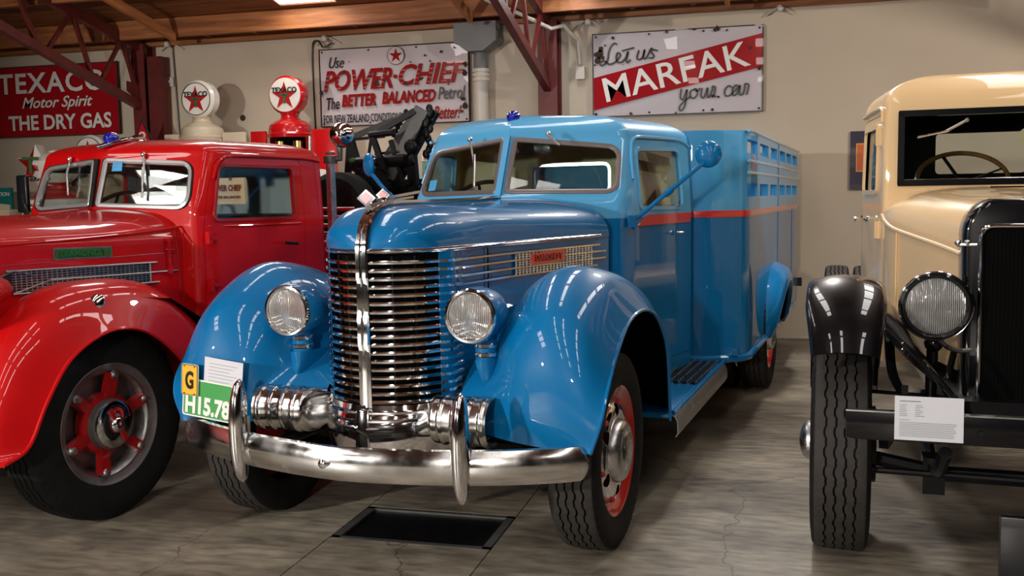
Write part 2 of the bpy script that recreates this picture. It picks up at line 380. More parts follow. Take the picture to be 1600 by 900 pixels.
# ================================================================ SETTING
def struct(o): o['kind'] = 'structure'; return o
XL, XR, YB, YW = -15.0, 9.0, -6.0, 11.12
def slab(name, c, d, m): return struct(MB().box(c, d).out(name, m, smooth=False))
slab('wall_back', ((XL+XR)/2, YW+.1, 2.4), (XR-XL, .2, 4.8), 'wall_paint')
slab('wall_left', (XL-.1, 2.5, 3), (.2, 18, 6), 'far_wall'); slab('wall_right', (XR+.1, 2.5, 3), (.2, 18, 6), 'far_wall')
slab('wall_front', ((XL+XR)/2, YB-.1, 2.5), (XR-XL, .2, 5), 'far_wall')
# concrete floor poured in bays with thin recessed joints
fl = struct(MB().box(((XL+XR)/2, 2.5, -.3), (XR-XL+.4, 17.6, .5)).out('floor', 'groove_rubber', smooth=False))
jx = [XL, -9.2, -5.6, -2.02, -1.22, 3.6, XR]; jy = [YB, 4.14, 4.62, 8.15, YW]
bays = []
for i in range(len(jx)-1):
    for j in range(len(jy)-1):
        if i == 3 and j == 1: continue
        if i != 3 and j in (0, 1): continue
        y0 = YB if (i != 3 and j == 2) else jy[j]
        a, b, c, d = jx[i]+.003, jx[i+1]-.003, y0+.003, jy[j+1]-.003
        o = MB().box(((a+b)/2, (c+d)/2, -.025), (b-a, d-c, .05)).out('concrete_bay', 'concrete', fl, smooth=False)
hp = MB().box((-1.62, 4.38, -.03), (.70, .42, .04)).out('pit_hatch', 'black_metal', fl, smooth=False); hp['label'] = 'black steel hatch let into the floor'
g = MB()
for sx in (-1, 1): g.box((-1.62+sx*.375, 4.38, -.008), (.04, .47, .016))
for sy in (-1, 1): g.box((-1.62, 4.38+sy*.222, -.008), (.79, .03, .016))
g.out('hatch_frame', 'grey_metal', fl, smooth=False)
# roof: slopes up from the back wall to a ridge, purlins along X, rafters along Y, translucent sheets
SL = .2; RY = 3.0
def zd(y): return 3.82+SL*(10.5-y) if y >= RY else 3.82+SL*(10.5-RY)-SL*(RY-y)
sky_back = [(-5.45, -4.75), (-3.3, -3.0), (-1.15, -.8), (1.5, 1.95)]; sky_front = [(-7.3, -5.9), (-1.9, -1.65), (-.3, -.05), (2.2, 2.6)]
ceil = struct(MB().box(((XL+XR)/2, RY, zd(RY)-.14), (XR-XL, .06, .3)).out('ceiling', 'timber', smooth=False))
def deck(y0, y1, sky_x):
    x = XL; segs = []; cuts = sorted(sky_x)
    for a, b in cuts+[(XR, XR)]:
        if a > x: segs.append((x, a))
        x = b
    n = max(1, round((y1-y0)/.19))
    for k in range(n):
        a = y0+(y1-y0)*k/n+.003; b = y0+(y1-y0)*(k+1)/n-.003
        for s0, s1 in segs:
            if a > 7.5:
                g = MB().prism([(s0, a, zd(a)), (s1, a, zd(a)), (s1, b, zd(b)), (s0, b, zd(b))], (0, 0, .03+random.random()*.006)); g.out('deck_board', 'deck_timber', ceil, smooth=False)
            else: rest.prism([(s0, a, zd(a)), (s1, a, zd(a)), (s1, b, zd(b)), (s0, b, zd(b))], (0, 0, .03))
rest = MB(); deck(RY, 10.4, sky_back); deck(YB, RY, sky_front)
tag(rest.out('deck_board', 'deck_timber', ceil, smooth=False), kind='stuff')
deck(10.4, YW+.05, sky_back)
for a, b, y0, y1 in [(a, b, 7.2 if a < -5 else 4.4, 10.38 if a < -5 else 8.6) for a, b in sky_back]+[(a, b, -2.4 if a < -7 else -3.0, 1.2 if a < -7 else RY) for a, b in sky_front]:   # daylight sheets between the boards
    if True:
        MB().prism([(a, y0, zd(y0)+.02), (b, y0, zd(y0)+.02), (b, y1, zd(y1)+.02), (a, y1, zd(y1)+.02)], (0, 0, .01)).out('roof_light', 'skylight_sheet', ceil, smooth=False)
    if y1 < 5:
        for q0, q1 in (((YB, -2.4), (1.2, RY)) if a < -7 else ((YB, -3.0),)): MB().prism([(a, q0, zd(q0)), (b, q0, zd(q0)), (b, q1, zd(q1)), (a, q1, zd(q1))], (0, 0, .02)).out('deck_board', 'deck_timber', ceil, smooth=False)
    if y1 > 5 and a > -5:
        MB().prism([(a, RY, zd(RY)), (b, RY, zd(RY)), (b, 4.4, zd(4.4)), (a, 4.4, zd(4.4))], (0, 0, .02)).out('deck_board', 'deck_timber', ceil, smooth=False)
    if y1 > 5 and a > -5: MB().prism([(a, 8.6, zd(8.6)), (b, 8.6, zd(8.6)), (b, 11.15, zd(11.15)), (a, 11.15, zd(11.15))], (0, 0, .02)).out('deck_board', 'deck_timber', ceil, smooth=False)
    if y1 > 9:
        MB().prism([(a, RY, zd(RY)), (b, RY, zd(RY)), (b, 7.2, zd(7.2)), (a, 7.2, zd(7.2))], (0, 0, .02)).out('deck_board', 'deck_timber', ceil, smooth=False)
        MB().prism([(a, 10.38, zd(10.38)), (b, 10.38, zd(10.38)), (b, YW, zd(YW)), (a, YW, zd(YW))], (0, 0, .02)).out('deck_board', 'deck_timber', ceil, smooth=False)
y = 10.5
while y > YB:
    MB().box(((XL+XR)/2, y, zd(y)-.115), (XR-XL, .07, .22)).out('purlin', 'timber', ceil, smooth=False); y -= 1.15
x = -14.7
while x < XR:
    MB().prism([(x, 10.54, 3.66), (x+.05, 10.54, 3.66), (x+.05, 10.54, 3.81), (x, 10.54, 3.81)], (0, .58, 0)).out('rafter_end', 'rafter_timber', ceil, smooth=False)
    x += .66
MB().box(((XL+XR)/2, 11.06, 3.64), (XR-XL, .11, .09)).out('wall_plate', 'timber', ceil, smooth=False)
for xx in (-11.0, -6.9, -3.2, -.45, 2.4): MB().prism([(xx, RY, zd(RY)-.32), (xx+.05, RY, zd(RY)-.32), (xx+.05, 10.4, zd(10.4)-.32), (xx, 10.4, zd(10.4)-.32)], (0, 0, .1)).out('rafter', 'rafter_timber', ceil, smooth=False)

def steel_truss(X, label, post_w):
    t = thing('roof_truss', label, 'truss', (X, 10.95, 0), 0, 'red steel roof trusses')
    L = lambda x, y, z: (x, y-10.95, z)
    def part(n, g): return g.out(n, 'red_iron', t, smooth=False)
    g = MB()                                                # H-section column
    for sy in (-.12, .12): g.box(L(0, 10.97+sy, 1.8), (post_w, .02, 3.6))
    g.box(L(0, 10.97, 1.8), (.02, .24, 3.6)); part('column', g)
    if X < -5:
        part('outer_column', MB().box(L(.19, 11.0, 1.75), (.2, .18, 3.4)))
    b0 = L(0, 10.98, 2.80); b1 = L(0, 3.0, 4.98); t0 = L(0, 11.0, 3.55); t1 = L(0, 3.0, 5.08)
    part('bottom_chord', MB().bar(b0, b1, .08, .10)); part('top_chord', MB().bar(t0, t1, .08, .12))
    bv = lambda s: Vector(b0).lerp(Vector(b1), s); tv = lambda s: Vector(t0).lerp(Vector(t1), s)
    n = 8
    for k in range(n):
        part('web_bar', MB().bar(bv(k*.11+.015), tv(k*.11+.055), .04, .05)); part('web_bar', MB().bar(tv(k*.11+.055), bv(k*.11+.11), .035, .045))
    g = MB().prism([L(.0, 11.0, 2.8), L(0, 10.6, 3.0), L(0, 10.6, 3.12), L(0, 11, 3.1)], (.012, 0, 0)); part('gusset', g)
    return t
steel_truss(-7.71, 'dark red steel truss and column beside the red motor spirit sign', .18)
steel_truss(-2.42, 'dark red steel truss and column between the two white enamel signs', .22)
t = steel_truss(3.4, 'dark red steel truss behind the cream truck cab', .22)

# rain head and downpipe
t = thing('downpipe', 'grey rain head with pale downpipe right of the second enamel sign', 'downpipe', (-3.25, 10.95, 0))
g = MB(); a = [(-.2, -.2, 3.38), (.22, -.2, 3.38), (.22, .15, 3.38), (-.2, .15, 3.38)]
g.box((0.01, -.06, 3.48), (.5, .28, .22)); g.prism([(-.22, -.2, 3.37), (.24, -.2, 3.37), (.1, -.2, 3.27), (-.09, -.2, 3.27)], (0, .27, 0)); g.out('rain_head', 'duct', t, smooth=False)
g = MB().lathe([(0, .085), (.2, .085)], (0.02, 0, 3.08), (0, 0, 1), 20); g.out('upper_pipe', 'duct', t)
g = MB().lathe([(0, .082), (3.08, .082)], (0.02, 0, 0.0), (0, 0, 1), 20); g.out('pipe', 'pvc', t)
g = MB()
for z in (2.95, 3.0, 3.05): g.lathe([(0, .098), (.04, .098)], (0.02, 0, z), (0, 0, 1), 20)
g.out('pipe_collar', 'pvc', t)
tag(MB().tube([(-2.95, 10.2, 3.72), (-2.62, 10.38, 3.58), (-2.32, 10.62, 3.44), (-2.22, 10.80, 3.50), (-2.1, 10.98, 3.35), (-2.09, 11.05, 3.1)], .022, 8).box((-2.08, 11.06, 3.0), (.1, .08, .14)).out('conduit', 'pvc'), 'white conduit bent round the head of the column to a small box', 'conduit')
for px, hk, lb in ((-7.36, 3.62, 'thin black cable hanging down the wall behind the cream petrol pump'), (-5.42, 3.57, 'black cable looped over and running down left of the second enamel sign')):
    pts = [(px+.28, 11.07, hk-.06), (px+.2, 11.0, hk-.12), (px+.1, 11.04, hk-.03), (px, 11.09, hk-.12), (px, 11.1, 2.8), (px+.02, 11.1, 1.5)] if px > -6 else [(px, 11.02, hk), (px, 11.09, hk-.1), (px+.04, 11.1, 2.4), (px+.06, 11.1, 1.5)]
    tag(MB().tube(cr(pts, 6), .011, 6).out('cable', 'black_enamel'), lb, 'cable')
for p, lb in (((-7.36, 3.6), 'small clamp where the thin cable meets the roof'), ((-5.2, 3.55), 'small clamp above the second enamel sign'), ((.1, 3.57), 'small clamp at the roof edge right of the diagonal-banded sign'), ((-1.98, 3.55), 'small clamp beside the conduit at the head of the column')):
    g = MB().sphere((p[0], 10.97, p[1]), .04, 10); g.tube(cr([(p[0]-.16, 11.08, p[1]-.06), (p[0], 11.02, p[1]+.02), (p[0]+.16, 11.08, p[1]-.05)], 5), .008, 6)
    tag(g.out('wire_clamp', 'pvc'), lb, 'clamp')
tag(MB().box((-7.42, 11.1, 3.15), (.1, .03, .12)).sphere((-7.42, 11.08, 3.15), .02, 8).out('wall_plate_box', 'pvc', smooth=False), 'small square cable plate on the wall beside the dark red column', 'plate')
tag(MB().lathe([(0, .04), (.012, .035)], (-6.42, 11.118, 2.66), (0, -1, 0), 12).out('wall_vent', 'rust'), 'small dark round hole cover between the two globes', 'vent')
tag(MB().box((-8.95, 11.09, 1.98), (.09, .05, .11)).out('switch_box', 'rust', smooth=False), 'small brown switch box on the wall right of the star globe', 'box')
# fluorescent fitting at the top edge
t = thing('ceiling_light', 'metal light fitting with louvred edge hanging near the roof', 'lamp', (-2.0, 9.9, 3.76))
MB().box((0, 0, .03), (.34, .9, .05)).out('housing', 'grey_metal', t, smooth=False)
MB().box((0, -.46, .02), (.34, .01, .035)).out('louvre', 'satin_chrome', t, smooth=False)
MB().box((0, 0, -.0), (.28, .86, .012)).out('diffuser', 'tube_light', t, smooth=False)

# ================================================================ ENAMEL SIGNS
def sign_panel(name, label, X0, X1, Z0, Z1, m, edge='rust', Y=11.06):
    t = thing(name, label, 'sign', ((X0+X1)/2, Y, (Z0+Z1)/2)); wd, ht = X1-X0, Z1-Z0
    g = MB(); rows = []
    for i in range(25):
        a = i/24; rows.append([(-wd/2+wd*a, .0025*sin(a*7+j*.35)+.0015*sin(j*.6+a*3), -ht/2+ht*j/10) for j in range(11)])
    o = put('panel', *[(g.grid(rows)).v, g.f], m, t); solid(o, .012, 1)
    e = MB()
    for s in (-1, 1): e.box((0, .0, s*ht/2), (wd+.01, .03, .012)); e.box((s*wd/2, .0, 0), (.012, .03, ht+.01))
    e.out('rim', edge, t, smooth=False)
    for a in (-.48, -.16, .16, .48):
        for s in (-1, 1): MB().lathe([(0, .012), (.012, .009)], (a*wd, -.012, s*(ht/2-.03)), (0, -1, 0), 8).out('screw', 'rust', t)
    return t, wd, ht
Lf = lambda x, z, rot=0, y=-.0195: wallM(x, y, z, rot)
# Texaco motor spirit
t, wd, ht = sign_panel('enamel_sign', 'red enamel sign reading TEXACO Motor Spirit THE DRY GAS', -10.08, -8.17, 2.52, 3.44, 'red_sign')
text('lettering', 'TEXACO', .3, Lf(-.05, .24), 'white_enamel', t, offset=.006, width=1.66, height=.27, space=1.1)
text('lettering', 'Motor Spirit', .2, Lf(.03, -.04), 'white_enamel', t, shear=.35, offset=.003, width=1.1, height=.19)
text('lettering', 'THE DRY GAS', .2, Lf(.05, -.28), 'white_enamel', t, offset=.005, width=1.6, height=.2)
# Power Chief
t, wd, ht = sign_panel('enamel_sign', 'chipped white enamel sign reading POWER-CHIEF The BETTER BALANCED Petrol', -5.31, -3.41, 2.505, 3.428, 'white_sign')
text('lettering', 'Use', .16, Lf(-.72, .30), 'black_enamel', t, shear=.4, width=.2, height=.13)
flat('emblem_ring', disc2((0, 0), .108), Lf(.05, .345), 'rust', t, .001); flat('emblem_disc', disc2((0, 0), .102), Lf(.05, .345), 'white_sign', t, .002)
flat('emblem_star', star((0, 0), .09), Lf(.05, .345), 'power_red', t, .004)
text('lettering', 'POWER', .3, Lf(-.45, .085, .01), 'power_red', t, shear=.3, offset=.008, width=.90, height=.25)
text('lettering', 'CHIEF', .3, Lf(.50, .115, .01), 'power_red', t, shear=.3, offset=.008, width=.84, height=.25)
flat('dot', disc2((0, 0), .025), Lf(.035, .1), 'power_red', t, .003)
g = MB()
for x0, n, z in ((-.93, 5, 0), (.06, 5, .03)):
    for i in range(n):
        for k in range(4): g.box((x0+.05+i*.18+k*.012, -.029, z-.02+k*.05+.01), (.06, .002, .004))
g.out('speed_line', 'white_sign', t, smooth=False)
text('lettering', 'The', .2, Lf(-.78, -.19, .02), 'black_enamel', t, shear=.25, offset=.002, width=.17, height=.145)
text('lettering', 'BETTER', .2, Lf(-.44, -.16, .01), 'power_red', t, shear=.2, offset=.008, width=.45, height=.15)
text('lettering', 'BALANCED', .2, Lf(.2, -.145, .01), 'power_red', t, shear=.2, offset=.008, width=.68, height=.15)
text('lettering', 'Petrol', .2, Lf(.74, -.12, .02), 'black_enamel', t, shear=.25, offset=.003, width=.34, height=.15)
text('lettering', 'FOR NEW ZEALAND CONDITIONS', .14, Lf(-.40, -.375), 'black_enamel', t, offset=.002, width=1.02, height=.1)
text('lettering', "None", .14, Lf(.3, -.36), 'power_red', t, shear=.4, offset=.002, width=.2, height=.09)
text('lettering', "Better!", .2, Lf(.68, -.345), 'power_red', t, shear=.4, offset=.003, width=.35, height=.155)
random.seed(3)
for (x, z, r) in ((.62, .36, .018), (.42, .33, .014), (.48, .26, .012), (.78, .4, .01), (.88, -.2, .03), (.9, -.28, .035), (.86, -.34, .02), (-.75, -.34, .01), (.23, .26, .01), (-.28, .12, .02), (-.2, .03, .03), (-.1, .06, .02), (.9, .1, .03), (.91, .2, .03), (-.93, -.05, .03), (.7, -.02, .01), (-.72, -.24, .012), (-.24, -.22, .014), (-.55, .3, .008)):
    MB().prism([Vector((x+r*cos(k)*(.6+random.random()*.6), -.0265, z+r*sin(k)*(.6+random.random()*.8))) for k in [i*2*pi/9 for i in range(9)]][::-1], (0, -.002, 0)).out('rust_chip', 'rust', t, smooth=False)
# Marfak
t, wd, ht = sign_panel('enamel_sign', 'white enamel sign with diagonal red band reading MARFAK, Let us, your car', -1.938, -.074, 2.50, 3.42, 'white_sign', 'black_enamel')
flat('red_band', [(-.925, -.385), (.925, .015), (.925, .37), (-.925, -.025)], Lf(0, 0), 'red_sign', t, .002)
text('lettering', 'MARFAK', .36, Lf(-.01, .0, .21), 'white_enamel', t, offset=.003, width=1.62, height=.27)
S1 = [[(.165, .34), (.14, .36), (.10, .33), (.07, .26), (.06, .19), (.03, .14), (-.01, .12), (-.03, .15), (.02, .17), (.08, .13), (.14, .15), (.19, .20), (.20, .24), (.17, .25), (.155, .20), (.17, .155), (.21, .145), (.26, .19), (.29, .26), (.27, .16), (.285, .14), (.32, .17)], [(.22, .27), (.36, .30)], [(.41, .27), (.39, .19), (.41, .165), (.45, .19), (.475, .27), (.46, .19), (.475, .17), (.50, .19), (.54, .27), (.555, .28), (.55, .24), (.575, .20), (.56, .175), (.52, .18)], [(.56, .27), (.62, .25)]]
S1 = [[(x-.82, z-.01) for x, z in s] for s in S1]
ribbon('script_lettering', S1, .018, Lf(0, 0), 'black_enamel', t, .004)
S2 = [[(.0, .06), (-.01, -.03), (.02, -.05), (.06, .05), (.04, -.1), (.01, -.16), (-.02, -.16), (-.01, -.11), (.07, -.04), (.10, -.03)], [(.14, .05), (.10, .03), (.10, -.03), (.14, -.04), (.17, .0), (.16, .05), (.14, .05), (.17, .03), (.2, .06)], [(.22, .06), (.21, -.02), (.24, -.04), (.28, .06), (.275, -.03), (.3, -.03), (.33, .04), (.33, .07), (.36, .06), (.35, -.02), (.37, -.035)], [(.54, .05), (.50, .07), (.46, .02), (.47, -.03), (.51, -.03), (.56, .01), (.6, .06), (.57, .07), (.54, .02), (.55, -.03), (.59, -.01), (.62, .07), (.615, -.02), (.65, -.02), (.67, .05), (.67, .08), (.71, .07), (.69, -.03)]]
S2 = [[(x*1.02+.06, z*1.05-.25) for x, z in s] for s in S2]
ribbon('script_lettering', S2, .018, Lf(0, 0), 'black_enamel', t, .004)
random.seed(5)
for (x, z, r) in ((-.86, .23, .05), (-.84, .3, .035), (-.88, .17, .045), (-.82, .2, .03), (-.79, .33, .012), (-.7, .41, .02), (.42, .43, .02), (.2, .45, .015), (.55, .42, .012), (-.1, .44, .015), (.9, .0, .025), (-.91, .12, .015), (.45, .45, .03), (-.5, -.44, .018), (.4, -.43, .018), (.0, -.45, .014), (-.9, -.43, .02), (.4, -.28, .02), (.46, -.29, .015), (.8, .22, .02), (.76, .24, .012)):
    MB().prism([Vector((x+r*cos(k)*(.5+random.random()*.8), -.0275, z+r*sin(k)*(.5+random.random()*.8))) for k in [i*2*pi/9 for i in range(9)]][::-1], (0, -.002, 0)).out('rust_chip', 'rust', t, smooth=False)
# small sign mostly hidden by the cream cab
t = thing('wall_sign', 'dark navy sign with orange square, half hidden by the cream cab', 'sign', (1.03, 11.09, 1.94))
MB().box((0, 0, 0), (.38, .02, .62)).out('panel', 'navy', t, smooth=False); MB().box((-.02, -.012, .03), (.22, .006, .3)).out('badge_border', 'plate_yellow', t, smooth=False)
MB().box((-.02, -.016, .03), (.2, .006, .28)).out('badge', 'orange', t, smooth=False)
t = thing('wall_sign', 'green and red sign with white top, seen past the blue windshield pillar', 'sign', (-3.42, 10.0, 1.92))
MB().box((0, 0, 0), (.42, .02, .36)).out('panel', 'green_enamel', t, smooth=False); MB().box((0, -.012, .14), (.42, .006, .09)).out('top_band', 'white_enamel', t, smooth=False)
MB().box((0, -.012, -.1), (.42, .006, .14)).out('lower_band', 'black_enamel', t, smooth=False); MB().box((-.08, -.016, -.06), (.16, .006, .09)).out('red_patch', 'red_enamel', t, smooth=False)
text('lettering', 'SH', .1, wallM(-.13, -.017, .14), 'red_enamel', t, shear=.2, offset=.003, width=.12, height=.08)
text('lettering', 'NE', .1, wallM(.1, -.017, -.13), 'white_enamel', t, width=.07, height=.035)
MB().box((0, .02, -1.05), (.04, .03, 1.74)).out('stand_post', 'black_metal', t, smooth=False)

# ================================================================ PETROL PUMPS
def globe(t, z, m_rim, m_face, face_y, R=.225, ring=True, dep=.17):
    g = MB().lathe([(.0, .05), (.0, R*.62), (0.002, R*.9), (.03, R), (dep-.03, R), (dep, R*.9), (dep+.015, R*.6), (dep+.02, .02)], (0, face_y, z), (0, 1, 0), 40)
    gl = g.out('globe', m_rim, t)
    M4 = frame((0, face_y, z), (1, 0, 0), (0, 0, 1))
    f = MB().lathe([(-.012, .03), (-.010, R*.5), (-.004, R*.86), (0.02, R*.88)], (0, face_y-.006, z), (0, 1, 0), 40).out('globe_face', m_face, gl)
    if ring: MB().tube([(R*.84*cos(a*2*pi/40), face_y-.012, z+R*.84*sin(a*2*pi/40)) for a in range(40)], .005, 6, True).out('ring', 'black_enamel', gl)
    flat('star', star((0, 0), R*.74), frame((0, face_y-.018, z-.015), (1, 0, 0), (0, 0, 1)), 'red_enamel', gl, .004)
    text('lettering', 'TEXACO', .1, frame((0, face_y-.018, z+.055), (1, 0, 0), (0, 0, 1)), 'black_enamel', gl, width=R*1.42, height=.062, offset=.003)
    g = MB(); g.box((0, face_y-.024, z-.0), (.11, .004, .022)); g.box((0, face_y-.024, z-.05), (.026, .004, .1)); g.out('letter_t', 'green_enamel', gl, smooth=False)
    return gl
def dome_pump(label, X, m, body, rim, red):
    t = thing('petrol_pump', label, 'petrol pump', (X, 10.45, 0))
    globe(t, 2.83, rim, 'opal', -.1, .225, not red)
    g = MB().lathe([(0, .11), (.03, .12), (.05, .10), (.08, .105), (.1, .12)], (0, 0, 2.53), (0, 0, 1), 28); g.out('globe_collar', m, t)
    g = MB().lathe([(0, .255), (.04, .265), (.06, .25), (.1, .25), (.15, .235), (.19, .18), (.22, .11), (.26, .1)], (0, 0, 2.34), (0, 0, 1), 40); g.out('dome', m, t)
    g = MB()
    for a in range(0, 40):
        if 22 <= a < 38: continue
        an = a*2*pi/40; g.prism([(.25*cos(an), .25*sin(an), 1.7), (.25*cos(an+.158), .25*sin(an+.158), 1.7), (.24*cos(an+.158), .24*sin(an+.158), 1.7), (.24*cos(an), .24*sin(an), 1.7)], (0, 0, .66))
    g.out('housing', m, t)
    g = MB().lathe([(0, .06), (.5, .06)], (-.11, -.05, 1.8), (0, 0, 1), 14).lathe([(0, .06), (.5, .06)], (.12, -.05, 1.8), (0, 0, 1), 14); g.out('measuring_glass', 'brass', t)
    g = MB().box((0, .05, 2.05), (.36, .1, .6)); g.out('back_plate', 'dark', t, smooth=False)
    bevel(MB().box((0, 0, .85), (.56, .5, 1.7)).out('cabinet', m, t, smooth=False), .03)
    for s in (-1, 1):
        bevel(MB().box((s*.44 if s > 0 else -.40, -.02, 1.75), (.3 if s > 0 else .2, .05, 1.36)).out('cabinet_door', m, t, smooth=False), .01)
    g = MB().tube([(.27, -.06, 2.35), (.27, -.1, 1.6)], .02, 8); g.out('hinge_post', 'satin_chrome' if red else m, t)
    return t
tp = dome_pump('cream domed petrol pump with a white Texaco star globe', -6.58, 'cream_enamel', None, 'opal', False)
tp = dome_pump('red domed petrol pump with a red-rimmed Texaco star globe', -5.42, 'pump_red', None, 'pump_red', True)
# star-globe pump on the far left
t = thing('petrol_pump', 'white petrol pump with red cap and star-shaped globe', 'petrol pump', (-8.62, 10.3, 0))
g = MB().lathe([(0, .18), (.06, .2), (.12, .24), (.3, .25), (.36, .2), (.4, .1), (.42, .02)], (0, 0, 1.84), (0, 0, 1), 36); g.lathe([(-.12, .05), (-.1, .2), (.1, .2), (.12, .05)], (0.06, .08, 2.08), (0, 1, 0), 30); g.out('globe', 'opal', t)
pts = star((0, 0), .245, .5); M4 = frame((-.06, -.2, 2.1), (1, .25, 0), (0, 0, 1))
g = MB(); c = M4 @ Vector((0, 0, .09)); ring = [M4 @ Vector((a, b, 0)) for a, b in pts]; back = [M4 @ Vector((a, b, -.2)) for a, b in pts]
for i in range(10):
    j = (i+1) % 10; g.add([ring[i], ring[j], c], [(2, 1, 0)]); g.add([ring[i], ring[j], back[j], back[i]], [(0, 1, 2, 3)])
st = g.out('star_globe', 'opal', t, smooth=False, w=False)
g = MB(); M5 = M4.copy()
for i in range(10):
    j = (i+1) % 10
    if i in (0, 1, 2): continue
    a = c.lerp(ring[i], .93); b = c.lerp(ring[j], .93); off = (M4.to_3x3() @ Vector((0, 0, .006))); g.add([a+off, b+off, c+off], [(2, 1, 0)])
g.out('star_facet', 'red_enamel', st, smooth=False, w=False)
g = MB(); g.prism([M4 @ Vector(p) for p in ((-.12, .05, .09), (.08, .05, .09), (.08, .09, .09), (-.12, .09, .09))], M4.to_3x3() @ Vector((0, 0, .01))); g.prism([M4 @ Vector(p) for p in ((-.04, -.1, .09), (0, -.1, .09), (0, .06, .09), (-.04, .06, .09))], M4.to_3x3() @ Vector((0, 0, .01))); g.out('letter_t', 'olive_plate', st, smooth=False)
text('lettering', 'TEXACO', .08, frame((-.02, -.215, 1.93), (1, .2, 0), (0, 0, 1)), 'black_enamel', t, width=.3, height=.06, offset=.002)
MB().lathe([(0, .27), (.02, .28), (.07, .25), (.12, .16), (.16, .15), (.2, .19)], (0.05, 0, 1.68), (0, 0, 1), 36).out('cap', 'pump_red', t)
bevel(MB().box((.05, 0, .84), (.66, .5, 1.68)).out('cabinet', 'white_enamel', t, smooth=False), .03)
g = MB().sphere((-.14, -.3, 1.57), .085, 16, (1.2, .8, .7)); g.lathe([(0, .04), (.06, .05)], (-.14, -.3, 1.48), (0, 0, 1), 16); g.out('brass_knob', 'brass', t)
g = MB().lathe([(0, .19), (.04, .19), (.04, .16), (.02, .16)], (-.12, -.26, 1.32), (0, -1, 0), 32); dl = g.out('dial', 'brass', t); MB().lathe([(0, .16), (.004, .16)], (-.12, -.285, 1.32), (0, -1, 0), 32).out('dial_face', 'opal', dl)
for k in range(12): MB().box((-.12+.12*sin(k*pi/6), -.292, 1.32+.12*cos(k*pi/6)), (.012, .004, .03), Matrix.Rotation(k*pi/6, 3, 'Y')).out('dial_mark', 'black_enamel', dl, smooth=False)
# plain round globe half hidden by the red cab
t = thing('petrol_pump', 'cream round Texaco globe peeping over the red cab roof', 'petrol pump', (-8.39, 10.81, 0))
gl = globe(t, 2.26, 'opal', 'opal', -.1, .23)
MB().lathe([(0, .1), (.1, .1)], (0, 0, 1.95), (0, 0, 1), 20).lathe([(0, .25), (.03, .26), (.1, .2), (.13, .11)], (0, 0, 1.83), (0, 0, 1), 30).out('dome', 'cream_enamel', t)
bevel(MB().box((0, 0, .92), (.5, .44, 1.84)).out('cabinet', 'cream_enamel', t, smooth=False), .03)
# 400 motor sign
t = thing('triangle_sign', 'red triangular sign reading 400 MOTOR below the column', 'sign', (-7.36, 10.4, 0))
tri = [(0, 2.62), (.2, 2.22), (.2, 2.16), (-.2, 2.16), (-.2, 2.22)]
M4 = frame((0, 0, 0), (1, 0, 0), (0, 0, 1)); flat('panel', tri, M4, 'black_enamel', t, .02); flat('red_field', [(0, 2.59), (.18, 2.215), (.18, 2.18), (-.18, 2.18), (-.18, 2.215)], M4, 'red_enamel', t, .024)
flat('emblem_disc', disc2((0, 2.43), .045, 24), M4, 'white_enamel', t, .028); flat('emblem_star', star((0, 2.43), .04), M4, 'red_enamel', t, .032)
text('lettering', '400', .08, frame((0, -.026, 2.335), (1, 0, 0), (0, 0, 1)), 'white_enamel', t, width=.14, height=.05)
text('lettering', 'MOTOR', .08, frame((0, -.026, 2.27), (1, 0, 0), (0, 0, 1)), 'white_enamel', t, width=.22, height=.045)
MB().box((0, .03, 1.1), (.05, .04, 2.2)).out('post', 'black_metal', t, smooth=False); MB().box((0, .03, .02), (.4, .3, .04)).out('foot', 'black_metal', t, smooth=False)
t = thing('spot_lamp_dome', 'round chrome dome seen over the red cab roof', 'lamp', (-6.98, 9.75, 0))
MB().sphere((0, 0, 2.27), .12, 20).out('dome', 'chrome', t); MB().lathe([(0, .02), (2.2, .02)], (0, 0, 0), (0, 0, 1), 8).lathe([(0, .18), (.03, .17)], (0, 0, 0), (0, 0, 1), 20).out('stand', 'satin_chrome', t)
t = thing('oil_cabinet', 'teal and cream oil cabinet lettered LUBRICATION at the far left edge', 'cabinet', (-9.5, 10.3, 0))
bevel(MB().box((0, 0, .78), (.75, .4, 1.56)).out('cabinet', 'cream_enamel', t, smooth=False), .02); MB().box((0, -.1, 1.68), (.72, .03, .3)).out('header', 'teal', t, smooth=False)
text('lettering', 'LUBRICATION', .08, frame((0.12, -.118, 1.75), (1, 0, 0), (0, 0, 1)), 'white_enamel', t, width=.42, height=.05)
MB().box((.12, -.12, 1.6), (.42, .01, .08), Matrix.Rotation(.12, 3, 'Y')).out('header_stripe', 'cream_enamel', t, smooth=False)
t = thing('placard', 'small cream placard reading POWER CHIEF seen through the red cab window', 'sign', (-5.78, 9.6, 0))
MB().box((0, 0, 1.74), (.46, .02, .36)).out('panel', 'card', t, smooth=False)
text('lettering', 'POWER CHIEF', .08, wallM(.0, -.012, 1.76), 'brown_ink', t, width=.38, height=.07, offset=.004)
text('lettering', 'BETTER BALANCED', .05, wallM(.0, -.012, 1.66), 'brown_ink', t, width=.36, height=.03, offset=.002)
flat('emblem_star', star((0.06, 1.86), .035), frame((0, -.012, 0), (1, 0, 0), (0, 0, 1)), 'brown_ink', t, .003)
MB().box((0, .02, .78), (.04, .02, 1.56)).out('post', 'black_metal', t, smooth=False)
t = thing('round_sign', 'small round white and red sign behind the red truck bed', 'sign', (-4.35, 9.0, 0))
flat('panel', disc2((0, 1.72), .2), frame((0, 0, 0), (1, 0, 0), (0, 0, 1)), 'white_enamel', t, .02); flat('star', star((0, 1.7), .15), frame((0, -.02, 0), (1, 0, 0), (0, 0, 1)), 'red_enamel', t, .004)
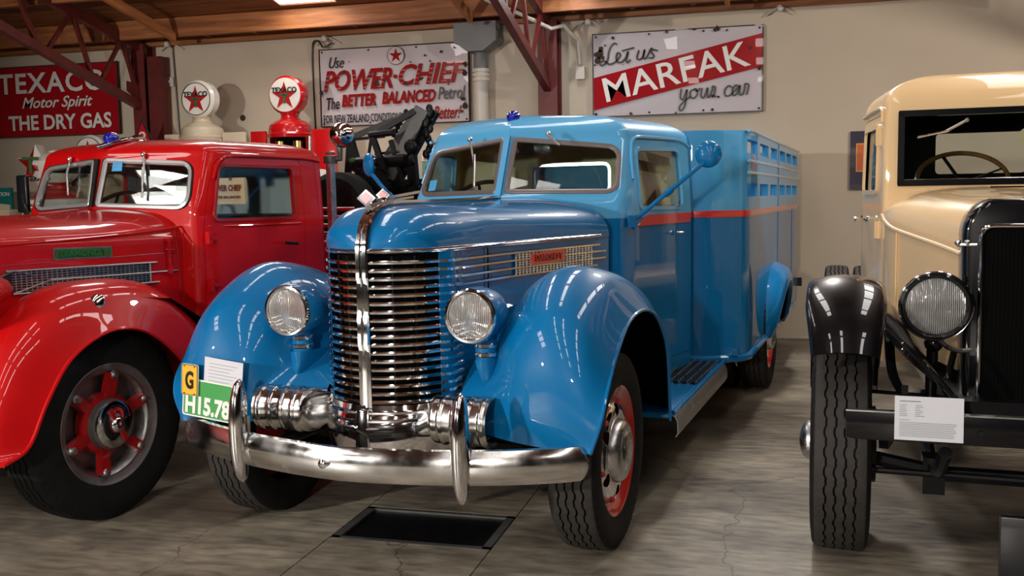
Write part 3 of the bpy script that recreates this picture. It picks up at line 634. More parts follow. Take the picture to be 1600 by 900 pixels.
text('lettering', 'TEXACO', .08, frame((0, -.026, 1.78), (1, 0, 0), (0, 0, 1)), 'black_enamel', t, width=.3, height=.05, offset=.003); MB().box((0, .02, .76), (.04, .03, 1.52)).out('post', 'black_metal', t, smooth=False)

# ================================================================ VEHICLE PARTS
def wheel(parent, x, u, s, R, wd, rim, style, tread='tread_rubber', label=None):
    """tyre (part) with rim, disc, cap and nuts (sub-parts); s = +1/-1 outward side"""
    c = V(x, u, R); ax = Vector((s, 0, 0)); NA = 216; g = MB()
    h = wd/2; n_rib = 5
    prof = []                                           # (axial, radius) from outer bead over the tread to inner bead
    side = [(h*.62, rim), (h*.86, rim+.012), (h*.98, rim+(R-rim)*.35), (h*1.0, rim+(R-rim)*.6), (h*.94, R-.028), (h*.84, R-.010)]
    rows = []
    for a in range(NA):
        an = 2*pi*a/NA; z = (.0035 if a % 6 < 3 else -.0035)+(.0015 if a % 3 == 1 else 0); pr = [(p, q, 0) for p, q in side]
        lug = -.012 if a % 4 == 0 else 0
        pr[-1] = (side[-1][0], side[-1][1]+lug*.4, 0); pr[-2] = (side[-2][0], side[-2][1]+lug, 0)
        xs = [h*(.80-1.6*k/n_rib) for k in range(n_rib+1)]
        for k in range(n_rib):
            a0, b0 = xs[k], xs[k+1]; crn = lambda t: R-.012*(t/h)**2
            e0 = 0 if k == 0 else -.0045+z; e1 = 0 if k == n_rib-1 else .0045+z
            p0, p1 = a0+e0, b0+e1
            pr += [(p0, crn(p0), 1), (p1, crn(p1), 1)]
            if k < n_rib-1: pr += [(p1-.001, R-.028, 2), (b0-.0045+z+.001, R-.028, 2)]
        pr += [(-p, q, 0) for p, q in reversed(side)]
        rows.append([c+ax*p+Vector((0, cos(an), sin(an)))*q for p, q, _ in pr])
    rows.append(rows[0]); g.grid(rows)
    o = g.out('wheel', 'rubber', parent, ang=40, w=True); o.data.materials.append(Mt[tread])
    for p in o.data.polygons:                           # worn tread is greyer than the side wall
        d = p.center-c; r = sqrt(d.y**2+d.z**2)
        if r > R-.016 and abs(d.x) < h*.84: p.material_index = 1
    if label: o['label'] = label
    L = lambda nm, pf, m, n=48, ctr=c: MB().lathe(pf, ctr, ax, n).out(nm, m, o)
    def disc_holes(pf, m, nh, rh, rr0, nm='wheel_disc'):
        d = L(nm, pf, m, 64)
        cs = []
        for k in range(nh):
            an = 2*pi*(k+.5)/nh; q = c+Vector((0, cos(an), sin(an)))*rr0
            cs.append(put('cut', *(lambda b: (b.v, b.f))(MB().lathe([(-.1, rh), (.25, rh)], q, ax, 18)), m))
        return boolean(d, cs)
    def nuts(nn, r, off, m, sz=.016):
        for k in range(nn):
            an = 2*pi*k/nn+.25; q = c+Vector((0, cos(an), sin(an)))*r
            MB().lathe([(0, sz), (.012, sz), (.018, sz*.7), (.022, sz*.3)], q+ax*off, ax, 6).out('lug_nut', m, o, smooth=False)
    if style == 'blue':
        L('rim', [(h*.1, rim-.045), (h*.5, rim-.035), (h*.64, rim-.018), (h*.80, rim-.002), (h*.84, rim+.012), (h*.8, rim+.02), (h*.3, rim+.0)], 'stripe_red')
        disc_holes([(h*.25, .10), (h*.72, .12), (h*.80, .17), (h*.76, .205), (h*.62, .226), (h*.42, .236), (h*.3, .24), (h*.28, .235), (h*.5, .2), (h*.5, .12), (h*.2, .09)], 'chrome', 6, .030, .190)
        nuts(6, .222, h*.62, 'stripe_red', .014)
        L('hub_cap', [(h*.55, .150), (h*.75, .150), (h*1.0, .140), (h*1.12, .128), (h*1.18, .112), (h*1.17, .09), (h*1.22, .085), (h*1.30, .05), (h*1.32, .01)], 'satin_chrome')
    elif style == 'red':
        L('rim', [(h*.1, rim-.06), (h*.5, rim-.045), (h*.62, rim-.03), (h*.72, rim-.028), (h*.78, rim-.006), (h*.86, rim+.008), (h*.84, rim+.018), (h*.1, rim-.01)], 'steel')
        g = MB()
        for k in range(6):
            an = 2*pi*k/6+.35; d = Vector((0, cos(an), sin(an))); a = c+ax*h*.45+d*.10; b = c+ax*h*.5+d*(rim-.055)
            g.bar(a, b, .05, .05, ax)
        for k in range(6):
            an = 2*pi*k/6+.35; d = Vector((0, cos(an), sin(an)))
            MB().bar(c+ax*h*.42+d*.09, c+ax*h*.62+d*(rim-.04), .052, .045, ax).out('spoke', 'dark_red_paint', o, ang=20)
            q = c+d*(rim-.05); MB().lathe([(0, .024), (.012, .024), (.02, .016), (.032, .014), (.034, .004)], q+ax*h*.66, ax, 12).out('lug_nut', 'steel', o)
        L('hub', [(h*.2, .16), (h*.6, .155), (h*.66, .13), (h*.68, .12)], 'dark_red_paint')
        L('hub_ring', [(h*.5, .130), (h*.95, .128), (h*1.0, .118)], 'grey_metal')
        L('hub_cap', [(h*.9, .116), (h*1.0, .122), (h*1.08, .118), (h*1.14, .105), (h*1.2, .08), (h*1.25, .04), (h*1.32, .034), (h*1.38, .02), (h*1.40, .002)], 'chrome')
        MB().box(c+ax*(h*1.24), (.012, .022, .19), Matrix.Rotation(.5, 3, 'X')).out('cap_emblem', 'dark_red_paint', o, smooth=False)
    else:
        L('rim', [(h*.1, rim-.05), (h*.6, rim-.03), (h*.8, rim+.006), (h*.78, rim+.016), (h*.1, rim)], 'black_paint')
        L('wheel_disc', [(h*.3, .06), (h*.5, .14), (h*.3, .2), (h*.25, rim-.03), (h*.2, rim-.03), (h*.2, .05)], 'black_paint')
        L('hub_cap', [(h*.5, .09), (h*1.15, .088), (h*1.3, .075), (h*1.42, .045), (h*1.46, .005)], 'satin_chrome')
    return o
def lerp(a, b, t): return a+(b-a)*t
def fillet_path(P, rs, seg, n):
    """open polyline with filleted corners; seg samples per straight, n per fillet"""
    out = []; P = [Vector(p) for p in P]; cur = P[0]
    for i in range(1, len(P)):
        if i < len(P)-1:
            p = P[i]; da = (P[i-1]-p); db = (P[i+1]-p); k = rs[i-1]; A = p+da.normalized()*k; B = p+db.normalized()*k
        else: A = P[i]
        for j in range(seg): out.append(cur.lerp(A, j/seg))
        if i < len(P)-1:
            for j in range(n): t = j/n; out.append(A*(1-t)**2+p*2*t*(1-t)+B*t*t)
            cur = B
    out.append(P[-1]); return out
def cab_shell(name, m, parent, levels, plan, dome_h, cen, thick, rcor, dome_top, dn=12, inner='interior_cream', ex=.55):
    """levels: list of z; plan(z) -> half outline control points [(x,u)...] front centre to rear centre"""
    rows = []
    def ring(z, k=1.0, zz=None):
        h = fillet_path([Vector((a, b, 0)) for a, b in plan(z)], rcor, 10, 6)
        h = [(p.x, p.y) for p in h]; full = h+[(a, -b) for a, b in reversed(h[1:-1])]
        return [V(cen+(a-cen)*k, b*k, zz if zz is not None else z) for a, b in full]
    for z in levels: rows.append(ring(z))
    zt = levels[-1]
    for i in range(1, dn+1):
        a = i/dn*pi/2; k = max(cos(a)**ex, .004); rows.append(ring(zt, k, zt+dome_h*sin(a)**.9))
    g = MB().grid(rows, closed=True); o = g.out(name, m, parent, ang=28)
    o.data.materials.append(Mt[inner]); md = o.modifiers.new('s', 'SOLIDIFY'); md.thickness = thick; md.offset = -1; md.material_offset = 1
    return bake(o, 28)
def cast(o, pts, d, hit=False):
    """drop 3D points along d on the mesh"""
    t = BVHTree.FromObject(o, DG()); out = []
    if hit:
        R = [t.ray_cast(Vector(p), Vector(d)) for p in pts]; return [r[0] for r in R if r[0] is not None and (r[0]-Vector(d)*-1).length < 99 and r[0].x*d[0] < 0]
    for p in pts:
        h = t.ray_cast(Vector(p), Vector(d)); out.append(h[0] if h[0] is not None else Vector(p))
    return out
def cutter(pts, d):
    b = MB().prism(pts, d); o = put('cut', b.v, b.f, 'dark', None, False); bm = bmesh.new(); bm.from_mesh(o.data); bmesh.ops.recalc_face_normals(bm, faces=bm.faces); bm.to_mesh(o.data); bm.free(); return o
def scaled(pts, k):
    c = sum((Vector(p) for p in pts), Vector((0, 0, 0)))/len(pts)
    return [Vector(p)+(Vector(p)-c).normalized()*k for p in pts]
def pane(name, pts, m, parent, d, th=.004):
    return MB().prism(pts, Vector(d).normalized()*th).out(name, m, parent, smooth=False)
def half_ring(R, n): return R
def wiper(parent, base, tip, blade0, blade1):
    g = MB().tube([base, tip], .006, 6).tube([blade0, blade1], .007, 6).sphere(base, .016, 10); return g.out('wiper', 'satin_chrome', parent)
def steering(parent, c, R, tilt, m='black_enamel', yawz=0):
    rot = Matrix.Rotation(tilt, 3, 'X'); g = MB()
    P = [Vector(c)+rot @ Vector((R*cos(a*2*pi/36), R*sin(a*2*pi/36), 0)) for a in range(36)]
    g.tube(P, .014, 8, True)
    o = g.out('steering_wheel', m, parent)
    g = MB()
    for k in range(4): a = k*pi/2+.4; g.bar(Vector(c)+rot @ Vector((0, 0, -.03)), Vector(c)+rot @ Vector((R*cos(a), R*sin(a), 0)), .018, .01)
    g.tube([Vector(c), Vector(c)+rot @ Vector((0, 0, -.6))], .02, 8); g.out('steering_column', 'black_metal', o)
    return o

# ================================================================ BLUE TRUCK
bt = thing('blue_truck', 'bright blue vintage truck with chrome grille and light blue cab, in the middle', 'truck', (-1.62, 4.42, 0), radians(-6.43))
for s in (1, -1):
    wheel(bt, 0, .88*s, s, .45, .225, .285, 'blue'); wheel(bt, -4.0, 1.10*s, s, .46, .23, .285, 'blue'); wheel(bt, -4.0, .84*s, s, .46, .23, .285, 'blue')
# front fenders
FR = [[(.38, .34, .60), (.46, .50, .60), (.51, .68, .585), (.53, .85, .575), (.54, .95, .575), (.55, 1.005, .575)],
      [(.34, .34, .72), (.44, .50, .73), (.53, .66, .74), (.56, .83, .735), (.565, .96, .72), (.55, 1.05, .708)],
      [(.20, .34, .84), (.30, .48, .87), (.48, .63, .93), (.54, .80, .955), (.54, .95, .91), (.49, 1.06, .82)],
      [(.05, .36, .93), (.14, .45, .98), (.34, .60, 1.08), (.44, .78, 1.14), (.43, .94, 1.09), (.34, 1.057, .94)],
      [(-.12, .42, 1.02), (-.04, .48, 1.08), (.12, .62, 1.22), (.17, .79, 1.285), (.16, .95, 1.22), (.13, 1.055, 1.05)],
      [(-.40, .52, 1.06), (-.3, .56, 1.11), (-.15, .66, 1.22), (-.10, .80, 1.275), (-.10, .95, 1.235), (-.08, 1.065, 1.085)],
      [(-.70, .60, 1.04), (-.6, .62, 1.07), (-.45, .70, 1.15), (-.40, .83, 1.185), (-.38, .97, 1.16), (-.25, 1.082, 1.05)],
      [(-.95, .66, .92), (-.88, .68, .94), (-.75, .74, 1.0), (-.68, .87, 1.03), (-.62, 1.0, 1.015), (-.42, 1.083, .955)],
      [(-1.1, .70, .72), (-1.05, .72, .75), (-.98, .79, .79), (-.90, .92, .81), (-.82, 1.03, .81), (-.56, 1.08, .80)],
      [(-1.15, .70, .44), (-1.12, .72, .44), (-1.06, .82, .44), (-.97, .93, .44), (-.87, 1.03, .44), (-.70, 1.063, .44)]]
for s in (1, -1):
    f = surf('front_fender', FR, 'blue_paint', bt, 8, 8, .006, s, inner='dark')
    lip = cr([V(x, u*s, z) for x, u, z in [r[-1] for r in FR]], 8); MB().tube(lip, .008, 8).out('fender_bead', 'blue_paint', f)
    iw = [[(x-.07, .68*s, z-.07) for x, u, z in [r[3] for r in FR]], [(x-.07, .9*s, z-.07) for x, u, z in [r[3] for r in FR]]]
    g = MB().grid([[V(*p) for p in r] for r in iw]); g.out('wheel_arch_liner', 'dark', f)

# grille planform (x forward, u) used by hood, trim and bars
GP = [(.565, 0.0), (.555, .06), (.525, .14), (.47, .215), (.385, .275)]
SP = [(.36, .30), (.30, .318), (.20, .325)]             # blue corner column
TP = GP+[(.20, .318), (-.1, .36), (-.45, .445), (-.8, .535), (-1.12, .625)]
SPN = [(.565, 1.375), (.562, 1.40), (.555, 1.43), (.54, 1.465), (.51, 1.50), (.40, 1.562), (.20, 1.578), (-.2, 1.582), (-.6, 1.588), (-1.06, 1.60)]
rows = []
for (tx, tu), (sx, sz) in zip(TP, SPN):
    r = []
    for k in range(13):
        a = k/12*pi/2; zc = 1.378; r.append((lerp(tx, sx, sin(a)**1.3), tu*cos(a)**.62 if k < 12 else 0.0, zc+(sz-zc)*sin(a)**.85))
    rows.append(r)
for s in (1, -1):
    R = [cr([V(x, u*s, z) for x, u, z in r], 3) for r in rows]
    G = list(zip(*[cr([r[k] for r in R], 6) for k in range(len(R[0]))]))
    o = MB().grid(G).out('hood', 'blue_paint', bt, ang=60); solid(o, .004, -s, 60); o['label'] = 'blue hood half with a raised nose'
    # hood side and corner column
    side = [(.385, .275)]+[(.34, .304), (.30, .312), (.2, .312), (-.1, .352), (-.45, .437), (-.8, .527), (-1.13, .618)]
    sr = [[(x, u, z) for x, u in side] for z in (1.378, 1.25, 1.1, .95, .75, .60)]
    surf('hood_side', sr, 'blue_paint', bt, 6, 3, .004, s)
    MB().tube(cr([V(.0, .346*s, 1.372), V(.0, .346*s, 1.2), V(.0, .346*s, 1.1)], 4), .0035, 6).out('hood_seam', 'dark', bt)
    # top trim moulding running from the nose to the cowl
    tp = cr([V(x, u*s, 1.385) for x, u in GP+[(.2, .322), (-.1, .366), (-.45, .450), (-.8, .540), (-1.02, .600)]], 5)
    sweep('hood_trim', tp, [(s*.002, -.013), (s*.012, -.008), (s*.016, 0), (s*.010, .009), (s*.0, .012), (s*-.006, 0)], 'chrome', bt)
    # four side strips and the louvre grids between
    def sx_(u0, x): # side u at x
        pts = [(.385, .275), (.2, .315), (-.1, .355), (-.45, .440), (-.8, .530), (-1.13, .621)]
        for (a, b), (c_, d_) in zip(pts, pts[1:]):
            if x >= c_ or (c_, d_) == pts[-1]: return lerp(b, d_, (a-x)/(a-c_))+.004
    for k, (z, xe) in enumerate(((1.333, -1.02), (1.296, -1.08), (1.258, -1.08), (1.220, -.99))):
        pts = [V(x, sx_(0, x)*s, z+.012*(.3-x)*.2) for x in [.30, .2, .05, -.2, -.45, -.7, -.9, xe]]
        sweep('side_strip', cr(pts, 4), [(0, -.007), (s*.008, -.005), (s*.009, .004), (0, .007)], 'chrome', bt)
    gb = MB(); gd = MB()
    for (za, zb) in ((1.302, 1.333), (1.264, 1.296), (1.226, 1.258)):
        n = 46
        for i in range(n+1):
            x = -.24-.70*i/n; zo = .012*(.3-x)*.2
            if i % 2 == 0: gb.box(V(x, (sx_(0, x)+.003)*s, (za+zb)/2+zo-.003), (.006, .006, zb-za))
        for q in (.33, .66):
            z = lerp(za, zb, q)-.003; gb.tube([V(x, (sx_(0, x)+.003)*s, z+.012*(.3-x)*.2) for x in (-.24, -.45, -.7, -.94)], .0025, 5)
        gd.add([V(-.24, (sx_(0, -.24)+.001)*s, za), V(-.45, (sx_(0, -.45)+.001)*s, za), V(-.8, (sx_(0, -.8)+.001)*s, za+.01), V(-.94, (sx_(0, -.94)+.001)*s, za+.01), V(-.94, (sx_(0, -.94)+.001)*s, zb+.01), V(-.8, (sx_(0, -.8)+.001)*s, zb+.01), V(-.45, (sx_(0, -.45)+.001)*s, zb), V(-.24, (sx_(0, -.24)+.001)*s, zb)], [(0, 1, 6, 7), (1, 2, 5, 6), (2, 3, 4, 5)])
    tag(gb.out('louvre_grid', 'satin_chrome', bt), kind='stuff'); gd.out('louvre_backing', 'grid_dark', bt)
    xb0, xb1 = -.36, -.66
    bd = MB().prism([V(xb0, (sx_(0, xb0)+.006)*s, 1.262), V(xb1, (sx_(0, xb1)+.006)*s, 1.268), V(xb1, (sx_(0, xb1)+.006)*s, 1.332), V(xb0, (sx_(0, xb0)+.006)*s, 1.322)], (s*.008, 0, 0)).out('side_badge', 'stripe_red', bt, smooth=False)
    dv = (V(xb1, sx_(0, xb1), 0)-V(xb0, sx_(0, xb0), 0)); dv.x *= s
    M4 = frame((V(xb0, sx_(0, xb0)*s, 1.295)+V(xb1, sx_(0, xb1)*s, 1.30))/2+Vector((s*.012, 0, 0)), dv*s, (0, 0, 1))
    text('lettering', 'DIAMOND T', .05, M4, 'dark_red_paint', bd, width=.25, height=.035, offset=.002)
    # grille bars and the tabs over the blue corner
    for k in range(18):
        z = 1.335-.0357*k; tilt = .0
        path = cr([V(x, u*s, z) for x, u in [(.560, .028), (.552, .07), (.525, .14), (.47, .215), (.388, .272)]], 4)
        sweep('grille_bar', path, [(s*-.020, -.004), (s*0, -.0105), (s*.010, -.007), (s*.012, .002), (s*.006, .0085), (s*-.020, .010)], 'chrome', bt)
        path = cr([V(x, u*s, z) for x, u in [(.392, .277), (.36, .304), (.31, .318), (.255, .322)]], 3)
        sweep('grille_tab', path, [(s*-.004, -.009), (s*.006, -.007), (s*.007, .006), (s*-.004, .009)], 'chrome', bt)
    for (x, u) in ((.528, .11), (.47, .19)): MB().tube([V(x-.025, u*s, 1.36), V(x-.025, u*s, .70)], .005, 6).out('grille_rod', 'black_metal', bt)
    MB().grid([[V(x-.06, u*s, z) for x, u in GP] for z in (1.37, .5)]).out('grille_backing', 'dark', bt)
    # chrome bottom casting
    B = [[(x+.010, u, .715) for x, u in GP]+[(.33, .31, .715)], [(x+.022, u*1.02, .68) for x, u in GP]+[(.35, .32, .68)], [(x+.045, u*1.03, .63) for x, u in GP]+[(.37, .33, .63)], [(x+.05, u*1.03, .57) for x, u in GP]+[(.38, .33, .56)], [(x+.03, u, .50) for x, u in GP]+[(.36, .32, .50)]]
    surf('grille_base', B, 'chrome', bt, 5, 4, .004, s)
    for z, n in ((.688, 4), (.655, 3), (.625, 2)):
        pts = [(x+.032+(.69-z)*.45, u*1.02) for x, u in GP[:n+1]]; pts[0] = (pts[0][0], .03)
        sweep('base_rib', cr([V(x, u*s, z) for x, u in pts], 4), [(0, -.008), (s*.010, -.004), (s*.010, .004), (0, .008)], 'chrome', bt)
    # ribbed chrome shroud between grille and fender
    sec = [(r*cos(a), r*sin(a)) for r, a in [(.095, pi*(-.62+1.24*k/14)) for k in range(15)]]
    rows_ = []
    us = [.25+.006*k for k in range(55)]
    for u in us:
        rib = .006*max(0, cos((u-.30)/.062*2*pi))**4
        e = min(1, (u-.25)/.075); e = .25+.75*e*e*(3-2*e)
        rows_.append([V(.40+.115*e+(.095+rib)*e*cos(a), u*s, .665+(.105+rib)*sin(a)*.95*(.55+.45*e)) for a in [pi*(-.62+1.24*k/14) for k in range(15)]])
    o = MB().grid(rows_).out('chrome_shroud', 'old_chrome', bt, ang=50); solid(o, .004, s, 50)
    # headlight
    hc = V(.468, .457*s, 1.106)
    hb = MB().lathe([(0.0, .112), (-.01, .117), (-.05, .120), (-.11, .117), (-.17, .104), (-.23, .080), (-.28, .048), (-.30, .01)], hc, (0, -1, 0), 40).out('headlight', 'blue_paint', bt)
    MB().lathe([(-.012, .115), (.006, .119), (.014, .114), (.016, .104), (.006, .100)], hc, (0, -1, 0), 40).out('headlight_rim', 'chrome', hb)
    MB().lathe([(.004, .102), (.010, .09), (.017, .06), (.021, .03), (.022, .002)], hc, (0, -1, 0), 40).out('headlight_lens', 'lens', hb)
    pc = V(.335, .47*s, .9)
    MB().lathe([(0, .048), (.11, .048), (.13, .06)], pc, (0, 0, 1), 24).out('headlight_post', 'blue_paint', hb)
    for z in (.015, .055): MB().lathe([(0, .050), (.004, .053), (.018, .053), (.022, .050)], pc+Vector((0, 0, z)), (0, 0, 1), 24).out('chrome_band', 'chrome', hb)
    BR = [[(.16, .40, .90), (.27, .415, .905), (.375, .43, .905), (.40, .48, .905), (.36, .52, .905), (.25, .54, .91), (.14, .56, .92)],
          [(.16, .40, .86), (.28, .425, .85), (.375, .445, .85), (.39, .48, .85), (.36, .515, .85), (.25, .53, .86), (.14, .55, .9)],
          [(.16, .42, .82), (.29, .445, .80), (.365, .465, .79), (.375, .485, .785), (.355, .505, .79), (.27, .52, .81), (.14, .54, .86)],
          [(.16, .45, .78), (.29, .465, .765), (.345, .478, .755), (.35, .485, .75), (.34, .495, .755), (.28, .505, .775), (.14, .52, .82)]]
    surf('headlight_bracket', BR, 'blue_paint', hb, 5, 5, 0, s)
# centre strip and hood spine
ctr = cr([V(.572, 0, .50), V(.575, 0, .80), V(.575, 0, 1.1), V(.574, 0, 1.36), V(.562, 0, 1.44), V(.532, 0, 1.505), V(.47, 0, 1.555), V(.38, 0, 1.580), V(.27, 0, 1.588), V(.0, 0, 1.590), V(-.5, 0, 1.594), V(-1.0, 0, 1.606)], 5)
n = len(ctr); sc = [(1, 1)]*n
def strip(nm, off, wd, ht, m='chrome', tap=True):
    L = []; N = len(ctr)
    for i, p in enumerate(ctr):
        t = (ctr[min(i+1, N-1)]-ctr[max(i-1, 0)]).normalized(); nrm = Vector((1, 0, 0)).cross(t); nrm = -nrm if nrm.y > 0 or nrm.z < 0 else nrm
        k = 1 if i < 25 else max(.35, 1-(i-25)/22); k = k if tap else 1
        L.append([p+Vector((off*k-wd*k/2, 0, 0)), p+nrm*ht+Vector((off*k-wd*k*.3, 0, 0)), p+nrm*ht+Vector((off*k+wd*k*.3, 0, 0)), p+Vector((off*k+wd*k/2, 0, 0)), p-nrm*.004+Vector((off*k, 0, 0))])
    return MB().grid(L, closed=True).out(nm, m, bt, ang=30)
for off in (-.0155, .0155): strip('centre_strip', off, .027, .012)
strip('centre_strip_bed', 0, .056, .003)
o = MB().prism([V(.61, -.03, .70), V(.61, .03, .70), V(.63, .03, .52), V(.63, -.03, .52)], V(-.05, 0, 0)).out('base_keystone', 'chrome', bt, smooth=False); bevel(o, .006)
# hood ornament
g = MB()
g.bar(V(.50, 0, 1.57), V(.30, 0, 1.60), .03, .02); g.bar(V(.42, 0, 1.605), V(.0, 0, 1.640), .012, .012); g.bar(V(.30, 0, 1.60), V(.08, 0, 1.615), .012, .01)
orn = g.out('hood_ornament', 'chrome', bt)
def dia(x, w_, z, m, inset):
    q = [V(x, -w_, z), V(x, 0, z+w_*.8), V(x, w_, z), V(x, 0, z-w_*.8)]
    d = MB().prism(q, V(-.012, 0, 0)).out('diamond_frame', 'chrome', orn, smooth=False)
    q = [V(x+.002, -w_*inset, z), V(x+.002, 0, z+w_*.8*inset), V(x+.002, w_*inset, z), V(x+.002, 0, z-w_*.8*inset)]
    MB().prism(q, V(-.004, 0, 0)).out('diamond_face', m, orn, smooth=False)
dia(.52, .047, 1.612, 'pink', .68); dia(.37, .036, 1.625, 'stripe_red', .6)
# bumper
BP = [(.803, 0), (.80, .12), (.785, .28), (.755, .46), (.72, .60), (.665, .76), (.60, .90), (.555, .965), (.535, .985)]
bp = cr([V(x, -u, .515+.02*(abs(u))) for x, u in reversed(BP)], 5)[:-1]+cr([V(x, u, .515+.02*abs(u)) for x, u in BP], 5)
N = len(bp); scl = []
for i in range(N):
    e = min(i, N-1-i)/6; scl.append((1, 1 if e >= 1 else (1-(1-e)**2.2)*.75+.25))
sec = [(-.018, -.072), (.002, -.070), (.018, -.045), (.026, 0), (.018, .045), (.002, .070), (-.018, .072), (-.012, .04), (-.002, 0), (-.012, -.04)]
bm_ = sweep('bumper', bp, sec, 'old_chrome', bt, scale=scl, ang=50)
for s in (1, -1):
    g = MB(); rows_ = []
    for k in range(25):
        t = -1+2*k/24; z = .605+.232*t; w_ = .036*max(1-abs(t)**2.6, .0)**.5+.002; d_ = .055*max(1-abs(t)**3, 0)**.5+.004; xc = .765-.02*t*t
        rows_.append([V(xc+d_*cos(a)*.8, .53*s+w_*sin(a), z) for a in [2*pi*j/20 for j in range(20)]])
    g.grid(rows_, closed=True); g.f.append(tuple(range(20))); g.f.append(tuple(24*20+j for j in range(20)))
    gu = g.out('bumper_guard', 'chrome', bt, ang=60)
    MB().prism([V(.785, .53*s-.034, .53), V(.785, .53*s+.034, .53), V(.785, .53*s+.034, .67), V(.785, .53*s-.034, .67)], V(-.06, 0, 0)).out('guard_saddle', 'satin_chrome', gu, smooth=False)
    MB().tube([V(.72, .45*s, .52), V(.3, .45*s, .52)], .03, 6).out('bumper_iron', 'black_metal', bt)
for u in (-.9, -.06, .86):
    x = .60 if abs(u) > .5 else .828
    MB().lathe([(0, .020), (.006, .019), (.012, .010), (.014, .001)], V(x+.012, u, .52+.02*abs(u)), (0, -1, 0), 12).out('bumper_bolt', 'chrome', bt)
# cab
def plan(z):
    b = max(z-1.59, 0); lo = min(max((1.62-z)/.2, 0), 1)
    xf = -1.0-.49*b; xc = -1.265-.62*b; uc = .665-.10*b; ur = .878-.05*max(z-1.5, 0); uf = .70-.12*b
    return [(xf, 0), (xc, uc), (xc-.10, uf+.004), (-2.38, ur), (-2.385, 0)]
cab = cab_shell('cab', 'blue_cab_paint', bt, [.46, .7, 1.0, 1.25, 1.38, 1.45, 1.5, 1.55, 1.6, 1.65, 1.7, 1.75, 1.8, 1.85, 1.9, 1.935, 1.96], plan, .155, -1.85, .028, [.05, .04, .10], 0)
cab['label'] = 'two-tone cab shell, light blue above the belt'
drips = {s: cast(cab, [V(x, 2*s, z) for x, z in ((-1.42, 1.70), (-1.48, 1.85), (-1.56, 1.945), (-1.75, 1.962), (-2.0, 1.962), (-2.2, 1.955), (-2.32, 1.92))], V(0, -s, 0), True) for s in (1, -1)}
wsc = []; wsp = []
for s in (1, -1):
    q = rpoly([(.035*s, 1.638), (.037*s, 1.945), (.605*s, 1.893), (.63*s, 1.628)], [.02, .02, .075, .07])
    pts = [V(0, p[0], p[1]) for p in q]; wsp.append(cast(cab, pts, V(-1, 0, 0))); wsc.append(cutter([V(-.7, p[0], p[1]) for p in q], V(-1.0, 0, 0)))
swp = []; door_p = {}
for s in (1, -1):
    q = rpoly([(-1.455, 1.53), (-2.16, 1.52), (-2.16, 1.90), (-1.56, 1.885)], [.05, .07, .07, .06])
    pts = [V(p[0], 2*s, p[1]) for p in q]; swp.append(cast(cab, pts, V(0, -s, 0))); wsc.append(cutter([V(p[0], s*1.0, p[1]) for p in q], V(0, -s*.5, 0)))
q = rpoly([(-.29, 1.63), (-.29, 1.83), (.29, 1.83), (.29, 1.63)], .05); rwp = cast(cab, [V(-4, p[0], p[1]) for p in q], V(1, 0, 0)); wsc.append(cutter([V(-2.6, p[0], p[1]) for p in q], V(.5, 0, 0)))
boolean(cab, wsc, ang=28)
# doors cut out of the shell
for s in (1, -1):
    q = rpoly([(-1.385, .56), (-2.30, .56), (-2.30, 1.955), (-1.52, 1.945), (-1.40, 1.62)], [.04, .04, .10, .10, .1])
    P0 = [V(p[0], s*1.1, p[1]) for p in q]; dr = cab.copy(); dr.data = cab.data.copy(); dr.name = 'door'; COL.objects.link(dr); dr.parent = bt; dr['label'] = 'cab door with window and red belt stripe'
    inner = scaled(P0, -.004); boolean(dr, [cutter(inner, V(0, -s*.6, 0))], 'INTERSECT', 28); boolean(cab, [cutter(P0, V(0, -s*.6, 0))], ang=28)
    i = 0 if s > 0 else 1
    sweep('window_frame', swp[i]+[swp[i][0]], [(-.012, -.008), (.012, -.008), (.012, .006), (-.012, .006)], 'light_blue_paint', dr, up=(s, 0, 0), cap=False)
    pane('side_glass', [p+Vector((-s*.012, 0, 0)) for p in swp[i]], 'side_glass', dr, (-s, 0, 0))
    g = MB()                                            # red belt stripe
    st = [V(-1.42, 2*s, 1.428), V(-1.56, 2*s, 1.487), V(-1.75, 2*s, 1.487), V(-1.95, 2*s, 1.487), V(-2.15, 2*s, 1.487), V(-2.28, 2*s, 1.487)]
    sb = [V(-1.42, 2*s, 1.422), V(-1.56, 2*s, 1.424), V(-1.75, 2*s, 1.424), V(-1.95, 2*s, 1.424), V(-2.15, 2*s, 1.424), V(-2.27, 2*s, 1.424)]
    A = [p+Vector((s*.005, 0, 0)) for p in cast(dr, st, V(0, -s, 0))]; B_ = [p+Vector((s*.005, 0, 0)) for p in cast(dr, sb, V(0, -s, 0))]
    o = MB().grid([A, B_]).out('belt_stripe', 'stripe_red', dr, smooth=False); solid(o, .006, 0)
    g = MB().tube([V(-2.02, .83*s, 1.36), V(-2.02, .875*s, 1.36), V(-1.90, .872*s, 1.36)], .009, 8).lathe([(0, .018), (.01, .018)], V(-2.02, .835*s, 1.36), (s, 0, 0), 12); g.out('door_handle', 'chrome', dr)
    for z in (1.44, 1.0, .7): MB().tube([V(-1.372, .705*s, z-.035), V(-1.372, .705*s, z+.035)], .014, 8).out('door_hinge', 'blue_paint', bt)
    pts = drips[s]
    MB().tube(cr([p+Vector((s*.006, 0, 0)) for p in pts], 4), .010, 8).out('drip_rail', 'light_blue_paint', bt)
